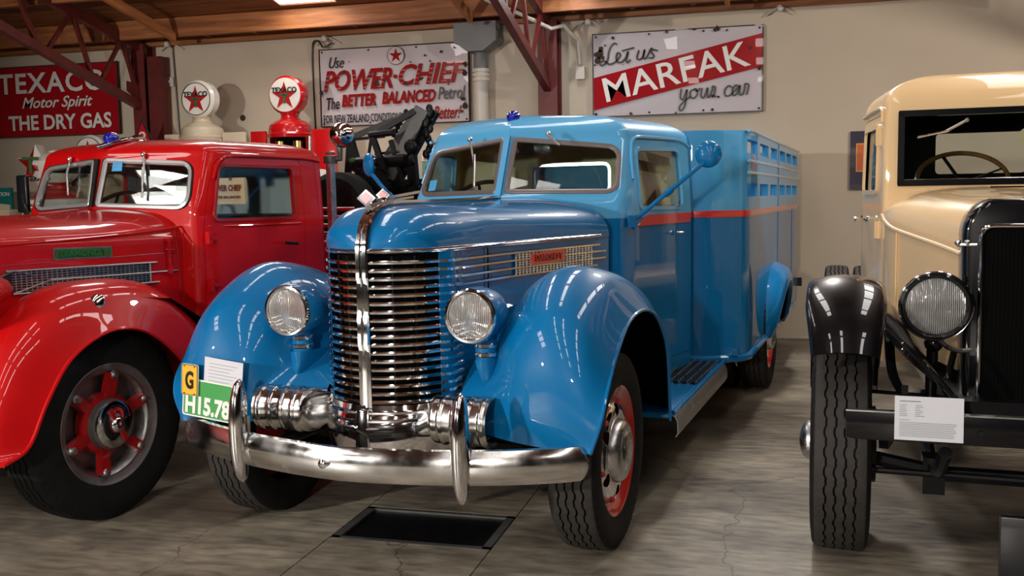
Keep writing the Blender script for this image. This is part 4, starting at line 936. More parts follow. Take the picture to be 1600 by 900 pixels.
# windscreen frames and panes
for i, P in enumerate(wsp):
    s = 1 if i == 0 else -1; c_ = sum(P, Vector())/len(P); nrm = (P[3]-P[12]).cross(P[8]-P[20]).normalized(); nrm = nrm if nrm.y < 0 else -nrm
    sweep('windscreen_frame', P+[P[0]], [(-.013, -.010), (.013, -.010), (.016, .004), (.006, .010), (-.013, .008)], 'frame_grey', bt, up=nrm, cap=False)
    pane('windscreen_glass', [p-nrm*.006 for p in P], 'glass', bt, -nrm)
MB().bar(V(-.985, 0, 1.60), V(-1.165, 0, 1.965), .034, .012, (0, -1, 0)).out('windscreen_divider', 'light_blue_paint', bt)
sweep('rear_window_frame', rwp+[rwp[0]], [(-.012, -.03), (.012, -.03), (.012, .035), (-.012, .035)], 'white_trim', bt, up=(0, -1, 0), cap=False)
pane('rear_glass', rwp, 'shiny_glass', bt, (0, -1, 0))
wiper(bt, V(-1.16, -.24, 1.955), V(-1.10, -.19, 1.80), V(-1.11, -.19, 1.86), V(-1.02, -.16, 1.67)); wiper(bt, V(-1.2, .24, 1.97), V(-1.17, .29, 1.93), V(-1.17, .24, 1.965), V(-1.17, .32, 1.90))
MB().prism([V(-1.19, -.54, 1.65), V(-1.185, -.49, 1.655), V(-1.21, -.485, 1.72), V(-1.215, -.535, 1.715)], V(-.003, 0, 0)).out('window_sticker', 'sticker_blue', bt, smooth=False)
# cab interior
MB().box(V(-1.38, 0, 1.50), (1.25, .26, .05)).out('dashboard', 'interior_cream', bt, smooth=False)
MB().box(V(-1.32, 0, 1.0), (1.25, .04, 1.0)).out('firewall', 'interior_cream', bt, smooth=False)
bevel(MB().box(V(-2.22, 0, 1.15), (1.5, .18, .75)).out('seat_back', 'seat', bt, smooth=False), .05)
bevel(MB().box(V(-1.95, 0, .85), (1.4, .5, .2)).out('seat_cushion', 'seat', bt, smooth=False), .05)
g = MB()                                                # cream lining inside the rear wall with a hole for the window
rw = rpoly([(-.31, 1.61), (-.31, 1.85), (.31, 1.85), (.31, 1.61)], .05)
o = MB().box(V(-2.345, 0, 1.68), (1.56, .012, .58)).out('rear_lining', 'interior_cream', bt, smooth=False); boolean(o, [cutter([V(-2.5, p[0], p[1]) for p in rw], V(.3, 0, 0))])
bevel(MB().box(V(-1.32, .10, 1.895), (.24, .03, .07)).out('rear_view_mirror', 'black_enamel', bt, smooth=False), .02)
steering(bt, V(-1.52, -.33, 1.60), .19, radians(35))
# roof marker lamp
o = MB().lathe([(0, .052), (.012, .052), (.016, .044)], V(-1.32, -.02, 2.045), (0, -.25, 1), 20).out('roof_lamp', 'chrome', bt); MB().sphere(V(-1.32, -.02, 2.085), .043, 18, (1, 1.1, .95)).out('blue_dome', 'cobalt', o)
# door mirrors
for s in (1, -1):
    a = V(-1.31, .715*s, 1.455); b = V(-1.47, 1.10*s, 1.79)
    o = MB().tube([a, b], .013, 10).box(a, (.05, .05, .07)).tube([a.lerp(b, .45), a.lerp(b, .55)], .02, 8).out('mirror_arm', 'blue_paint', bt)
    MB().lathe([(-.02, .002), (-.018, .03), (-.008, .062), (.008, .076), (.02, .078), (.022, .07)], V(-1.47, 1.12*s, 1.835), (0 if s > 0 else .9, 1, 0), 32).out('mirror_head', 'blue_paint', o)
    MB().lathe([(0, .070), (.003, .070)], V(-1.492, 1.12*s-(0 if s > 0 else -.02), 1.835), (0 if s > 0 else .9, 1, 0), 32).out('mirror_glass', 'chrome', o)
# running boards
for s in (1, -1):
    rb = MB().prism([V(-.80, 1.04*s, .42), V(-.80, .62*s, .42), V(-2.42, .62*s, .42), V(-2.42, 1.04*s, .42)], (0, 0, .035)).out('running_board', 'blue_paint', bt, smooth=False); bevel(rb, .012, 3)
    E_ = [[V(x, u*s, z) for x, u, z in ((x, 1.045, .455), (x, 1.075, .448), (x, 1.09, .42), (x, 1.092, .36), (x, 1.08, .335))] for x in (-.76, -1.2, -1.8, -2.42)]
    o = MB().grid(E_).out('board_valance', 'steel', bt); solid(o, .004)
    MB().tube([V(-.78, 1.062*s, .46), V(-1.6, 1.062*s, .46), V(-2.43, 1.062*s, .46)], .014, 8).out('board_edge', 'blue_paint', bt)
    for k in range(5):
        u = .80+.052*k; MB().box(V(-2.0, u*s, .462), (.032, .78, .012)).out('tread_channel', 'rubber', rb, smooth=False)
        MB().box(V(-2.0, (u+.02)*s, .466), (.008, .80, .016)).out('tread_strip', 'satin_chrome', rb, smooth=False)
MB().box(V(-2.9, 0, .60), (.9, 5.6, .16)).out('chassis', 'black_metal', bt, smooth=False)
MB().tube([V(0, -.8, .45), V(0, .8, .45)], .05, 8).out('front_axle', 'black_metal', bt); MB().tube([V(-4, -.9, .46), V(-4, .9, .46)], .07, 8).out('rear_axle', 'black_metal', bt)
MB().box(V(-.4, 0, .8), (.45, 1.0, .5)).out('engine_block', 'black_metal', bt, smooth=False)
# stock body
bx = [(-2.42, 0), (-2.42, .93), (-2.60, 1.2), (-6.50, 1.2), (-6.52, 0)]
h = fillet_path([Vector((a, b, 0)) for a, b in bx], [.14, .12, .06], 8, 6); h = [(p.x, p.y) for p in h]; full = h+[(a, -b) for a, b in reversed(h[1:-1])]
box = MB().grid([[V(a, b, z) for a, b in full] for z in (.47, 1.0, 1.44, 1.5, 2.035)], closed=True).out('stock_body', 'blue_body_paint', bt, ang=25); solid(box, .05, -1, 25); box['label'] = 'tall blue stock crate body with slotted upper sides'
cs = []
for (a, b) in ((-2.64, -3.10), (-3.24, -3.78), (-3.93, -4.42), (-4.62, -5.10), (-5.22, -5.70), (-5.82, -6.30)):
    for z0, z1 in ((1.885, 1.975), (1.585, 1.675)):
        cs.append(cutter([V(a, -1.5, z0), V(b, -1.5, z0), V(b, -1.5, z1), V(a, -1.5, z1)], V(0, 3, 0)))
boolean(box, cs, ang=25)
MB().box(V(-4.45, 0, .52), (2.3, 3.9, .05)).out('body_floor', 'blue_paint', bt, smooth=False)
ring = lambda z, e: [V(a+(e if a > -3 and b < .9 else 0), b+(e if b > .9 else (-e if b < -.9 else 0)), z) for a, b in full]
for s in (1, -1):
    for z in (1.83, 1.75): MB().tube([V(-2.62, 1.2*s, z), V(-6.48, 1.2*s, z)], .012, 8).out('side_moulding', 'light_blue_paint', bt)
    MB().tube([V(-2.6, 1.2*s, 2.035), V(-6.5, 1.2*s, 2.035)], .012, 8).out('top_rail', 'light_blue_paint', bt)
    for x, z0, z1 in ((-4.52, .5, 2.03), (-5.80, .5, 1.44)): MB().box(V(x, 1.2*s, (z0+z1)/2), (.008, .03, z1-z0)).out('body_seam', 'blue_paint', bt, smooth=False)
    hp_ = [V(a, b*s, 1.470) for a, b in h if b > .3]
    sweep('belt_stripe', [hp_[0]]+hp_, [(-.004*s, -.024), (.006*s, -.022), (.009*s, 0), (.006*s, .022), (-.004*s, .024)], 'stripe_red', bt)
    sk = [V(a, b*s, .47) for a, b in h if b > .5 and a > -6.4]
    MB().tube(sk, .028, 10).out('body_skirt', 'blue_paint', bt)
    # rear fender bulge
    rows_ = []
    for k in range(21):
        a = pi*k/20; R_ = .60
        e = .4+.6*sin(a)**.6 if k not in (0, 20) else .4
        rows_.append([V(-4.25+cos(a)*(R_+c1), (1.17+c2*e)*s, .46+sin(a)*(R_+c3)) for c1, c2, c3 in ((.09, 0, -.02), (.05, .09, -.06), (-.02, .15, -.11), (-.12, .165, -.18), (-.13, .13, -.19))])
    G = [cr(r, 4) for r in rows_]; o = MB().grid(G).out('rear_fender', 'blue_paint', bt, ang=60); solid(o, .006, s, 60)
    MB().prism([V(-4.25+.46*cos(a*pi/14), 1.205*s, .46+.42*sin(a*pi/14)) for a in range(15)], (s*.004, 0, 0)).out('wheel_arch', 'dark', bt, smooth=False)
    MB().box(V(-6.53, 1.22*s, .66), (.05, .04, .09)).out('tail_lamp', 'black_enamel', bt, smooth=False)
# number plates and card at the bumper's left end
pl = thing('number_plate', 'green number plate reading H15.78 at the blue truck bumper', 'number plate', (0, 0, 0)); pl.parent = None
def on_truck(o, T): o.location = T.location.copy(); o.rotation_euler = T.rotation_euler.copy()
on_truck(pl, bt)
Mp = frame(V(.60, -.818, .695), (1, .0, -.10), (0, 0, 1))
def rp(w_, h_, r): return [(p[0], p[1]) for p in rpoly([(-w_/2, -h_/2), (w_/2, -h_/2), (w_/2, h_/2), (-w_/2, h_/2)], r)]
flat('plate_rim', rp(.282, .178, .015), Mp, 'white_enamel', pl, .004); flat('plate_field', rp(.268, .164, .012), Mp, 'plate_green', pl, .0055)
text('lettering', 'H15.78', .1, Mp @ Matrix.Translation((0.004, -.032, 0)), 'white_enamel', pl, width=.25, height=.088, offset=.004, extrude=.003)
for a, b in ((-.128, -.072), (.128, -.072), (-.08, -.076), (.08, -.076)): MB().lathe([(.0, .006), (.008, .005)], Mp @ Vector((a, b, 0)), Mp.to_3x3() @ Vector((0, 0, 1)), 8).out('screw', 'steel', pl)
MB().box(V(.585, -.80, .60), (.03, .02, .2)).out('plate_bracket', 'blue_paint', pl, smooth=False)
pg = thing('number_plate', 'small yellow plate with a black letter G beside the green plate', 'number plate'); on_truck(pg, bt)
Mg = frame(V(.612, -.904, .788), (1, 0, -.07), (0, 0, 1))
flat('plate_rim', rp(.094, .148, .012), Mg, 'white_enamel', pg, .004); flat('plate_border', rp(.090, .144, .010), Mg, 'black_enamel', pg, .005); flat('plate_field', rp(.083, .137, .009), Mg, 'plate_yellow', pg, .006)
text('lettering', 'G', .1, Mg, 'black_enamel', pg, width=.045, height=.085, offset=.003, extrude=.003)
for a in (-1, 1):
    for b in (-1, 1): MB().lathe([(.004, .0035), (.010, .003)], Mg @ Vector((a*.028, b*.064, 0)), Mg.to_3x3() @ Vector((0, 0, 1)), 8).out('screw', 'black_enamel', pg)
pc_ = thing('info_card', 'white printed card standing behind the green number plate', 'card'); on_truck(pc_, bt)
Mc = frame(V(.588, -.735, .808), (1, .0, -.11), (.05, 0, 1)); flat('card', rp(.212, .155, .002), Mc, 'paper', pc_, .003)
for k in range(6): flat('print_line', [(-.08, .05-.016*k), (.075-.02*(k % 3), .05-.016*k), (.075-.02*(k % 3), .052-.016*k), (-.08, .052-.016*k)], Mc, 'grey_ink', pc_, .0035)

# ================================================================ RED TRUCK
TH = radians(-10)
rt = thing('red_truck', 'bright red vintage tow truck on the left with black crane behind the cab', 'truck', (-3.19-.84*cos(TH), 4.28-.84*sin(TH), 0), TH)
for s in (1, -1):
    wheel(rt, .11, .72*s, s, .49, .24, .300, 'red', 'rubber'); wheel(rt, -3.3, .735*s, s, .49, .20, .300, 'red', 'rubber'); wheel(rt, -3.3, .52*s, s, .49, .22, .300, 'red', 'rubber')
RF = [[(.50, .36, .60), (.62, .46, .58), (.76, .60, .54), (.84, .74, .49), (.87, .86, .46), (.83, .95, .47)],
      [(.46, .36, .70), (.58, .46, .70), (.74, .60, .69), (.82, .74, .66), (.83, .87, .61), (.70, .955, .525)],
      [(.40, .36, .82), (.52, .46, .84), (.68, .59, .86), (.76, .73, .85), (.75, .86, .79), (.59, .957, .71)],
      [(.28, .38, .93), (.38, .46, .98), (.55, .58, 1.04), (.63, .73, 1.04), (.61, .86, .98), (.45, .955, .88)],
      [(.12, .42, 1.00), (.20, .48, 1.07), (.34, .58, 1.17), (.40, .73, 1.19), (.38, .86, 1.13), (.26, .955, .975)],
      [(-.08, .48, 1.03), (-.03, .52, 1.10), (.06, .60, 1.20), (.10, .73, 1.225), (.10, .86, 1.17), (.09, .955, .985)],
      [(-.30, .54, 1.02), (-.27, .57, 1.07), (-.22, .63, 1.15), (-.20, .74, 1.185), (-.16, .86, 1.13), (-.06, .955, .935)],
      [(-.55, .60, .92), (-.53, .62, .96), (-.49, .67, 1.01), (-.46, .76, 1.035), (-.38, .87, .99), (-.22, .955, .81)],
      [(-.72, .62, .74), (-.70, .64, .76), (-.68, .69, .79), (-.66, .78, .81), (-.55, .88, .77), (-.34, .955, .66)],
      [(-.86, .62, .50), (-.85, .64, .50), (-.83, .70, .50), (-.80, .79, .50), (-.68, .89, .48), (-.40, .955, .46)]]
for s in (1, -1):
    f = surf('front_fender', RF, 'red_paint', rt, 8, 8, .006, s, inner='dark')
    MB().tube(cr([V(x, u*s, z) for x, u, z in [r[-1] for r in RF]], 8), .009, 8).out('fender_bead', 'red_paint', f)
    MB().grid([[V(x-.08, .60*s, z-.09) for x, u, z in [r[3] for r in RF]], [V(x-.08, .88*s, z-.09) for x, u, z in [r[3] for r in RF]]]).out('wheel_arch_liner', 'dark', f)
o = MB().lathe([(0, .030), (.015, .034), (.03, .036), (.034, .030), (.036, .01)], V(.20, .87, 1.125), (.8, -.7, .25), 20).out('fender_lamp', 'chrome', rt)
def ru(x):
    P = [(1.05, .34), (1.0, .38), (.6, .47), (.1, .53), (-.4, .57), (-.8, .60)]
    for (a, b), (c_, d_) in zip(P, P[1:]):
        if x >= c_ or c_ == -.8: return lerp(b, d_, (a-x)/(a-c_))
hs = []
for x, zt in ((1.12, 1.42), (1.05, 1.50), (.9, 1.53), (.6, 1.54), (.1, 1.545), (-.3, 1.555), (-.78, 1.60)):
    u = ru(min(x, 1.05))*(.85 if x > 1.1 else 1); hs.append([(x, u, .75), (x, u, 1.1), (x, u, 1.36), (x, u*.99, 1.415), (x, u*.93, 1.455+(zt-1.545)*.6), (x, u*.72, zt-.04), (x, u*.35, zt-.008), (x, 0, zt)])
for s in (1, -1): surf('hood', hs, 'red_paint', rt, 5, 5, .005, -s if False else s, 50)
NG = MB().grid([[V(1.13, u, z) for u in (-.3, -.15, 0, .15, .3)] for z in (.55, .8, 1.1, 1.4)]).out('radiator_grille', 'satin_chrome', rt)
for k in range(20): MB().tube([V(1.15, -.29, .6+.04*k), V(1.165, 0, .6+.04*k), V(1.15, .29, .6+.04*k)], .008, 6).out('grille_bar', 'chrome', rt)
o = sweep('bumper', cr([V(1.28, -.95, .52), V(1.36, -.5, .52), V(1.38, 0, .52), V(1.36, .5, .52), V(1.28, .95, .52)], 6), [(-.015, -.07), (.01, -.06), (.022, 0), (.01, .06), (-.015, .07)], 'old_chrome', rt)
for s in (1, -1):
    MB().tube([V(1.3, .4*s, .52), V(.4, .4*s, .52)], .035, 6).out('bumper_iron', 'black_metal', rt)
    hb = MB().lathe([(0, .125), (-.02, .13), (-.08, .128), (-.2, .112), (-.3, .085), (-.38, .05), (-.42, .01)], V(.88, .60*s, 1.21), (0, -1, 0), 36).out('headlight', 'red_paint', rt)
    MB().lathe([(-.01, .128), (.012, .13), (.014, .115), (.0, .11)], V(.88, .60*s, 1.21), (0, -1, 0), 36).out('headlight_rim', 'chrome', hb); MB().lathe([(0, .112), (.014, .06), (.018, .002)], V(.88, .60*s, 1.21), (0, -1, 0), 36).out('headlight_lens', 'lens', hb)
    MB().tube([V(.72, .60*s, 1.12), V(.65, .60*s, .95)], .05, 12).out('headlight_post', 'red_paint', hb)
# louvre panel with arrow-shaped end, name plate, latches, creases
for s in (1, -1):
    P = lambda x, z, o=.003: V(x, (ru(x)+o)*s, z)
    xs_ = [.42, .37, .25, .1, -.05, -.2, -.32, -.44]; bk = MB().grid([[P(x, 1.265 if x == .42 else 1.284+.015*(x-.37), .004) for x in xs_], [P(x, 1.215 if x == .42 else 1.172+.012*(x-.37), .004) for x in xs_]]).out('louvre_backing', 'grid_dark', rt, smooth=False)
    g = MB()
    for i in range(30):
        x = .36-.8*i/29; g.tube([P(x, 1.168, .006), P(x, 1.278, .006)], .0022, 4)
    for k in range(1, 9): g.tube([P(x, 1.170+.0125*k, .006) for x in (.38, .1, -.2, -.44)], .0018, 4)
    tag(g.out('louvre_grid', 'satin_chrome', rt), kind='stuff')
    for pts in ([(.41, 1.285), (.1, 1.281), (-.2, 1.277), (-.49, 1.272)], [(.38, 1.170), (.1, 1.168), (-.2, 1.163), (-.50, 1.160)], [(.44, 1.26), (.37, 1.285), (.18, 1.226), (.38, 1.170)], [(.18, 1.226), (-.1, 1.222), (-.4, 1.218), (-.64, 1.216)], [(-.44, 1.274), (-.44, 1.160)]):
        MB().tube([P(x, z, .009) for x, z in pts], .0055, 6).out('louvre_trim', 'steel', rt)
    pt = MB().add([P(.152, 1.325, .001), P(-.195, 1.32, .001), P(-.195, 1.378, .001), P(.152, 1.385, .001), P(.152, 1.325, .008), P(-.195, 1.32, .008), P(-.195, 1.378, .008), P(.152, 1.385, .008)], [(0, 1, 2, 3), (7, 6, 5, 4), (0, 4, 5, 1), (1, 5, 6, 2), (2, 6, 7, 3), (3, 7, 4, 0)]).out('name_plate', 'steel', rt, smooth=False)
    MB().add([P(.144, 1.332, .010), P(-.187, 1.327, .010), P(-.187, 1.371, .010), P(.144, 1.378, .010)], [(0, 1, 2, 3)]).out('plate_field', 'olive_plate', pt, smooth=False)
    dv = P(-.187, 1.35)-P(.144, 1.355)
    text('lettering', 'DIAMOND T', .05, frame(P(-.02, 1.352, .006), dv*s, (0, 0, 1)), 'dark_red_paint' if False else 'green_enamel', pt, width=.28, height=.034, offset=.002)
    MB().tube(cr([P(x, z, .0) for x, z in ((1.0, 1.405), (.5, 1.412), (0, 1.425), (-.4, 1.445), (-.72, 1.47))], 4), .006, 8).out('hood_crease', 'red_paint', rt)
    MB().tube(cr([P(x, z, .0) for x, z in ((1.0, 1.30), (.5, 1.31), (0, 1.315), (-.4, 1.318), (-.66, 1.32))], 4), .0035, 6).out('hood_seam', 'dark_red_paint', rt)
    MB().tube([P(-.63, 1.46), P(-.65, 1.3), P(-.66, .9)], .004, 6).out('cowl_seam', 'dark_red_paint', rt)
    g = MB().tube([P(-.575, 1.38, .015), P(-.58, 1.24, .015)], .007, 8).lathe([(0, .014), (.02, .012)], P(-.575, 1.39), (s, 0, 0), 10).box(P(-.58, 1.22, .008), (.02, .03, .04)).tube([P(-.55, 1.34, .012), P(-.62, 1.335, .012)], .005, 6); g.out('hood_latch', 'red_paint', rt)
def rplan(z):
    b = max(z-1.58, 0); return [(-.58-.24*b, 0), (-.705-.36*b, .68-.06*b), (-.80-.34*b, .735-.05*b), (-1.90, .765-.06*max(z-1.5, 0)), (-1.91, 0)]
rc = cab_shell('cab', 'red_paint', rt, [.46, .8, 1.1, 1.3, 1.4, 1.45, 1.5, 1.55, 1.6, 1.65, 1.7, 1.75, 1.8, 1.84, 1.87, 1.89], rplan, .115, -1.32, .028, [.035, .045, .09], 0, inner='interior_grey')
drips = {s: cast(rc, [V(x, 2*s, z) for x, z in ((-.83, 1.74), (-.90, 1.86), (-1.1, 1.885), (-1.4, 1.887), (-1.7, 1.885), (-1.84, 1.87))], V(0, -s, 0), True) for s in (1, -1)}
cs = []; wp = []; sp_ = []
for s in (1, -1):
    q = rpoly([(.035*s, 1.60), (.05*s, 1.865), (.600*s, 1.835), (.635*s, 1.575)], [.015, .015, .07, .09])
    wp.append(cast(rc, [V(0, p[0], p[1]) for p in q], V(-1, 0, 0))); cs.append(cutter([V(-.3, p[0], p[1]) for p in q], V(-.85, 0, 0)))
for s in (1, -1):
    q = rpoly([(-.80, 1.50), (-1.55, 1.495), (-1.55, 1.825), (-.88, 1.825)], [.05, .04, .04, .05])
    sp_.append(cast(rc, [V(p[0], 2*s, p[1]) for p in q], V(0, -s, 0))); cs.append(cutter([V(p[0], s, p[1]) for p in q], V(0, -s*.5, 0)))
q = rpoly([(-.36, 1.57), (-.36, 1.80), (.10, 1.80), (.10, 1.57)], .05); rw2 = cast(rc, [V(-4, p[0], p[1]) for p in q], V(1, 0, 0)); cs.append(cutter([V(-2.1, p[0], p[1]) for p in q], V(.5, 0, 0)))
boolean(rc, cs, ang=28)
for i, s in enumerate((1, -1)):
    q = rpoly([(-.735, .56), (-1.64, .56), (-1.64, 1.875), (-.87, 1.875), (-.75, 1.58)], [.04, .04, .05, .07, .15]); P0 = [V(p[0], s*1.0, p[1]) for p in q]
    dr = rc.copy(); dr.data = rc.data.copy(); dr.name = 'door'; COL.objects.link(dr); dr.parent = rt
    boolean(dr, [cutter(scaled(P0, -.004), V(0, -s*.6, 0))], 'INTERSECT', 28); boolean(rc, [cutter(P0, V(0, -s*.6, 0))], ang=28)
    sweep('window_frame', sp_[i]+[sp_[i][0]], [(-.010, -.006), (.010, -.006), (.010, .008), (-.010, .008)], 'dark_red_paint', dr, up=(s, 0, 0), cap=False)
    pane('side_glass', [p+Vector((-s*.014, 0, 0)) for p in sp_[i]], 'glass', dr, (-s, 0, 0))
    bt_ = [p+Vector((s*.001, 0, 0)) for p in cast(dr, [V(x, 2*s, z) for x, z in ((-.77, 1.465), (-.95, 1.462), (-1.2, 1.46), (-1.4, 1.46), (-1.6, 1.46))], V(0, -s, 0))]; MB().tube(bt_, .007, 8).out('belt_bead', 'red_paint', dr)
    MB().tube([V(-1.50, .765*s, 1.33), V(-1.50, .80*s, 1.33), V(-1.38, .80*s, 1.34)], .010, 8).out('door_handle', 'black_metal', dr)
    for z in (1.40, 1.12, .75): g = MB().box(V(-.745, .742*s, z), (.03, .03, .07)); g.box(V(-.78, .752*s, z), (.02, .06, .02)); g.out('door_hinge', 'red_paint', rt, smooth=False)
    gp = drips[s]; MB().tube(cr([p+Vector((s*.006, 0, 0)) for p in gp], 4), .010, 8).out('drip_rail', 'red_paint', rt)
for i, P in enumerate(wp):
    nrm = (P[3]-P[12]).cross(P[8]-P[20]).normalized(); nrm = nrm if nrm.y < 0 else -nrm
    sweep('windscreen_frame', P+[P[0]], [(-.014, -.010), (.010, -.010), (.014, .002), (.004, .010), (-.012, .008)], 'white_trim', rt, up=nrm, cap=False)
    sweep('windscreen_rubber', scaled(P, .016)+[scaled(P, .016)[0]], [(-.006, -.004), (.006, -.004), (.006, .006), (-.006, .006)], 'rubber', rt, up=nrm, cap=False)
    pane('windscreen_glass', [p-nrm*.006 for p in P], 'shiny_glass', rt, -nrm)
MB().bar(V(-.572, 0, 1.59), V(-.640, 0, 1.875), .026, .012, (0, -1, 0)).out('windscreen_divider', 'rubber', rt)
sweep('rear_window_frame', rw2+[rw2[0]], [(-.02, -.04), (.02, -.04), (.02, .02), (-.02, .02)], 'interior_grey', rt, up=(0, -1, 0), cap=False)
o = MB().box(V(-1.87, 0, 1.62), (1.36, .012, .5)).out('rear_lining', 'interior_grey', rt, smooth=False); boolean(o, [cutter([V(-2.0, p[0], p[1]) for p in q], V(.4, 0, 0))] if False else [cutter([V(-2.05, a, b) for a, b in ((-.38, 1.555), (-.38, 1.815), (.12, 1.815), (.12, 1.555))], V(.4, 0, 0))])
bevel(MB().box(V(-1.68, 0, 1.25), (1.3, .16, .55)).out('seat_back', 'black_enamel', rt, smooth=False), .05); bevel(MB().box(V(-1.45, 0, .95), (1.3, .5, .2)).out('seat_cushion', 'seat', rt, smooth=False), .05)
MB().box(V(-.85, 0, 1.48), (1.25, .2, .05)).out('dashboard', 'dark_red_paint', rt, smooth=False); MB().box(V(-.80, 0, 1.0), (1.2, .04, 1.0)).out('firewall', 'dark_red_paint', rt, smooth=False)
steering(rt, V(-.98, -.28, 1.57), .19, radians(35))
wiper(rt, V(-.70, -.30, 1.885), V(-.65, -.28, 1.78), V(-.66, -.285, 1.80), V(-.63, -.25, 1.66)); wiper(rt, V(-.71, .30, 1.895), V(-.68, .33, 1.78), V(-.69, .31, 1.82), V(-.64, .345, 1.64))
MB().prism([V(-.655, .10, 1.80), V(-.665, .17, 1.80), V(-.675, .17, 1.855), V(-.67, .10, 1.855)], V(.004, 0, 0)).out('window_sticker', 'sticker_blue', rt, smooth=False)
o = MB().prism([V(-.62, 0.02, 1.93), V(-.80, -.05, 1.985), V(-1.0, .02, 2.01), V(-.80, .09, 1.985)], (0, 0, .022)).out('roof_lamp', 'chrome', rt, smooth=False); bevel(o, .006)
MB().sphere(V(-.74, .02, 2.0), .045, 18, (1, 1.15, .9)).out('blue_dome', 'cobalt', o)
o = MB().tube([V(-.78, -.74, 1.40), V(-.86, -.93, 1.62), V(-.87, -.95, 1.68)], .010, 8).tube([V(-.82, -.74, 1.34), V(-.86, -.90, 1.56)], .008, 8).out('mirror_arm', 'black_metal', rt)
bevel(MB().box(V(-.88, -.955, 1.68), (.10, .03, .25)).out('mirror_head', 'black_metal', o, smooth=False), .012, 3)
# chassis, bed
MB().box(V(-2.0, 0, .65), (.9, 4.6, .16)).out('chassis', 'black_metal', rt, smooth=False); MB().tube([V(.11, -.66, .49), V(.11, .66, .49)], .05, 8).out('front_axle', 'black_metal', rt); MB().tube([V(-3.3, -.7, .49), V(-3.3, .7, .49)], .07, 8).out('rear_axle', 'black_metal', rt)
bevel(MB().box(V(-1.3, .8, .48), (.34, 1.0, .05)).out('running_board', 'red_paint', rt, smooth=False), .01); bevel(MB().box(V(-1.3, -.8, .48), (.34, 1.0, .05)).out('running_board', 'red_paint', rt, smooth=False), .01)
bed = bevel(MB().box(V(-3.25, 0, 1.18), (1.36, 2.45, .28)).out('bed', 'red_paint', rt, smooth=False), .025, 3)
MB().tube([V(-2.3, .60, .98+.05), V(-2.3, .60, 1.3)], .02, 8).out('bed_post', 'red_paint', bed)
g = MB()
for k in range(4): g.tube([V(-2.35, .15, 1.36+.06*k), V(-2.35, .68, 1.36+.06*k)], .014, 8)
g.out('bed_rack', 'dark_red_paint', bed)
for s in (1, -1):
    rows_ = [[V(-3.3+cos(a)*.66, .44*s, .42+sin(a)*.62), V(-3.3+cos(a)*.68, .70*s, .42+sin(a)*.64), V(-3.3+cos(a)*.62, .85*s, .42+sin(a)*.58), V(-3.3+cos(a)*.54, .87*s, .42+sin(a)*.5)] for a in [pi*(-.02+1.04*k/16) for k in range(17)]]
    o = MB().grid([cr(r, 3) for r in rows_]).out('rear_fender', 'red_paint', rt, ang=60)
# chrome pole with round spot lamp
o = MB().lathe([(0, .045), (.01, .045), (.012, .034), (.60, .034)], V(-2.18, .60, 1.32), (0, 0, 1), 16).out('lamp_pole', 'satin_chrome', rt)
MB().lathe([(0, .05), (.05, .05)], V(-2.18, .60, 1.87), (0, 0, 1), 16).tube([V(-2.18, .60, 1.90), V(-2.2, .67, 1.90), V(-2.2, .67, 1.98)], .022, 8).lathe([(0, .036), (.02, .03)], V(-2.18, .60, 1.93), (0, 0, 1), 12).out('pole_clamp', 'grey_metal', o)
sl = MB().lathe([(.0, .088), (.015, .092), (.035, .088), (.06, .078), (.085, .055), (.098, .025), (.10, .002)], V(-2.24, .67, 2.07), (.25, -1, .02), 36).out('spot_lamp', 'chrome', o)
# crane
cr_b = MB()
def CP(x, u, z): return V(x, u, z)
base = MB().box(V(-3.35, .42, 1.42), (.52, .7, .22)).box(V(-3.5, .5, 1.62), (.42, .3, .3)).out('crane', 'black_metal', rt, smooth=False)
def cb(n, a, b, w_, m='black_metal', h_=None): return MB().bar(V(*a), V(*b), w_, h_ or w_*.7, (0, 1, 0)).out(n, m, base, smooth=False)
cb('brace', (-3.2, .07, 2.115), (-3.3, .60, 2.30), .045); cb('brace', (-3.0, .40, 2.10), (-3.1, .77, 2.30), .045)
cb('boom_beam', (-3.35, .36, 1.95), (-3.35, .68, 2.34), .10, 'grey_metal', .03); cb('boom_beam', (-3.1, .52, 1.78), (-3.12, .84, 2.31), .10, 'grey_metal', .03)
cb('boom_side', (-3.15, .57, 1.76), (-3.2, .90, 2.30), .07)
cb('tie_rod', (-3.2, .07, 2.105), (-3.2, .42, 2.12), .024); cb('frame_leg', (-3.2, .08, 2.12), (-3.2, .20, 1.72), .065); cb('frame_leg', (-3.25, .05, 2.10), (-3.25, -.02, 1.5), .05)
cb('frame_leg', (-3.0, .43, 2.12), (-3.0, .55, 1.80), .045); cb('frame_leg', (-3.1, .36, 2.12), (-3.1, .27, 1.70), .022); cb('frame_leg', (-3.1, .54, 2.08), (-3.1, .66, 1.7), .035); cb('frame_leg', (-3.15, .70, 1.95), (-3.15, .74, 1.4), .08); cb('frame_leg', (-3.3, .2, 1.9), (-3.3, .1, 1.4), .07)
cb('cross_rail', (-3.15, .10, 1.87), (-3.15, .70, 1.88), .05); cb('cross_rail', (-3.1, .10, 1.72), (-3.1, .72, 1.74), .045); cb('cross_rail', (-3.05, .42, 1.97), (-3.05, .62, 1.985), .02)
cb('pale_boom', (-3.6, .16, 1.92), (-3.6, .50, 2.20), .06, 'interior_grey', .03)
MB().tube([V(-3.0, .41, 2.12), V(-3.0, .64, 2.135)], .028, 12).out('roller', 'black_metal', base); MB().tube([V(-3.1, .22, 1.905), V(-3.1, .68, 1.915)], .052, 16).out('winch_drum', 'black_metal', base)
g = MB().lathe([(-.02, .115), (.02, .115), (.02, .15), (-.02, .15), (-.02, .115)], V(-2.95, .46, 1.70), (0, 1, 0), 40)
for k in range(30): a = 2*pi*k/30; g.box(V(-2.95, .46+.157*cos(a), 1.70+.157*sin(a)), (.02, .04, .014), Matrix.Rotation(-a, 3, 'Y'))
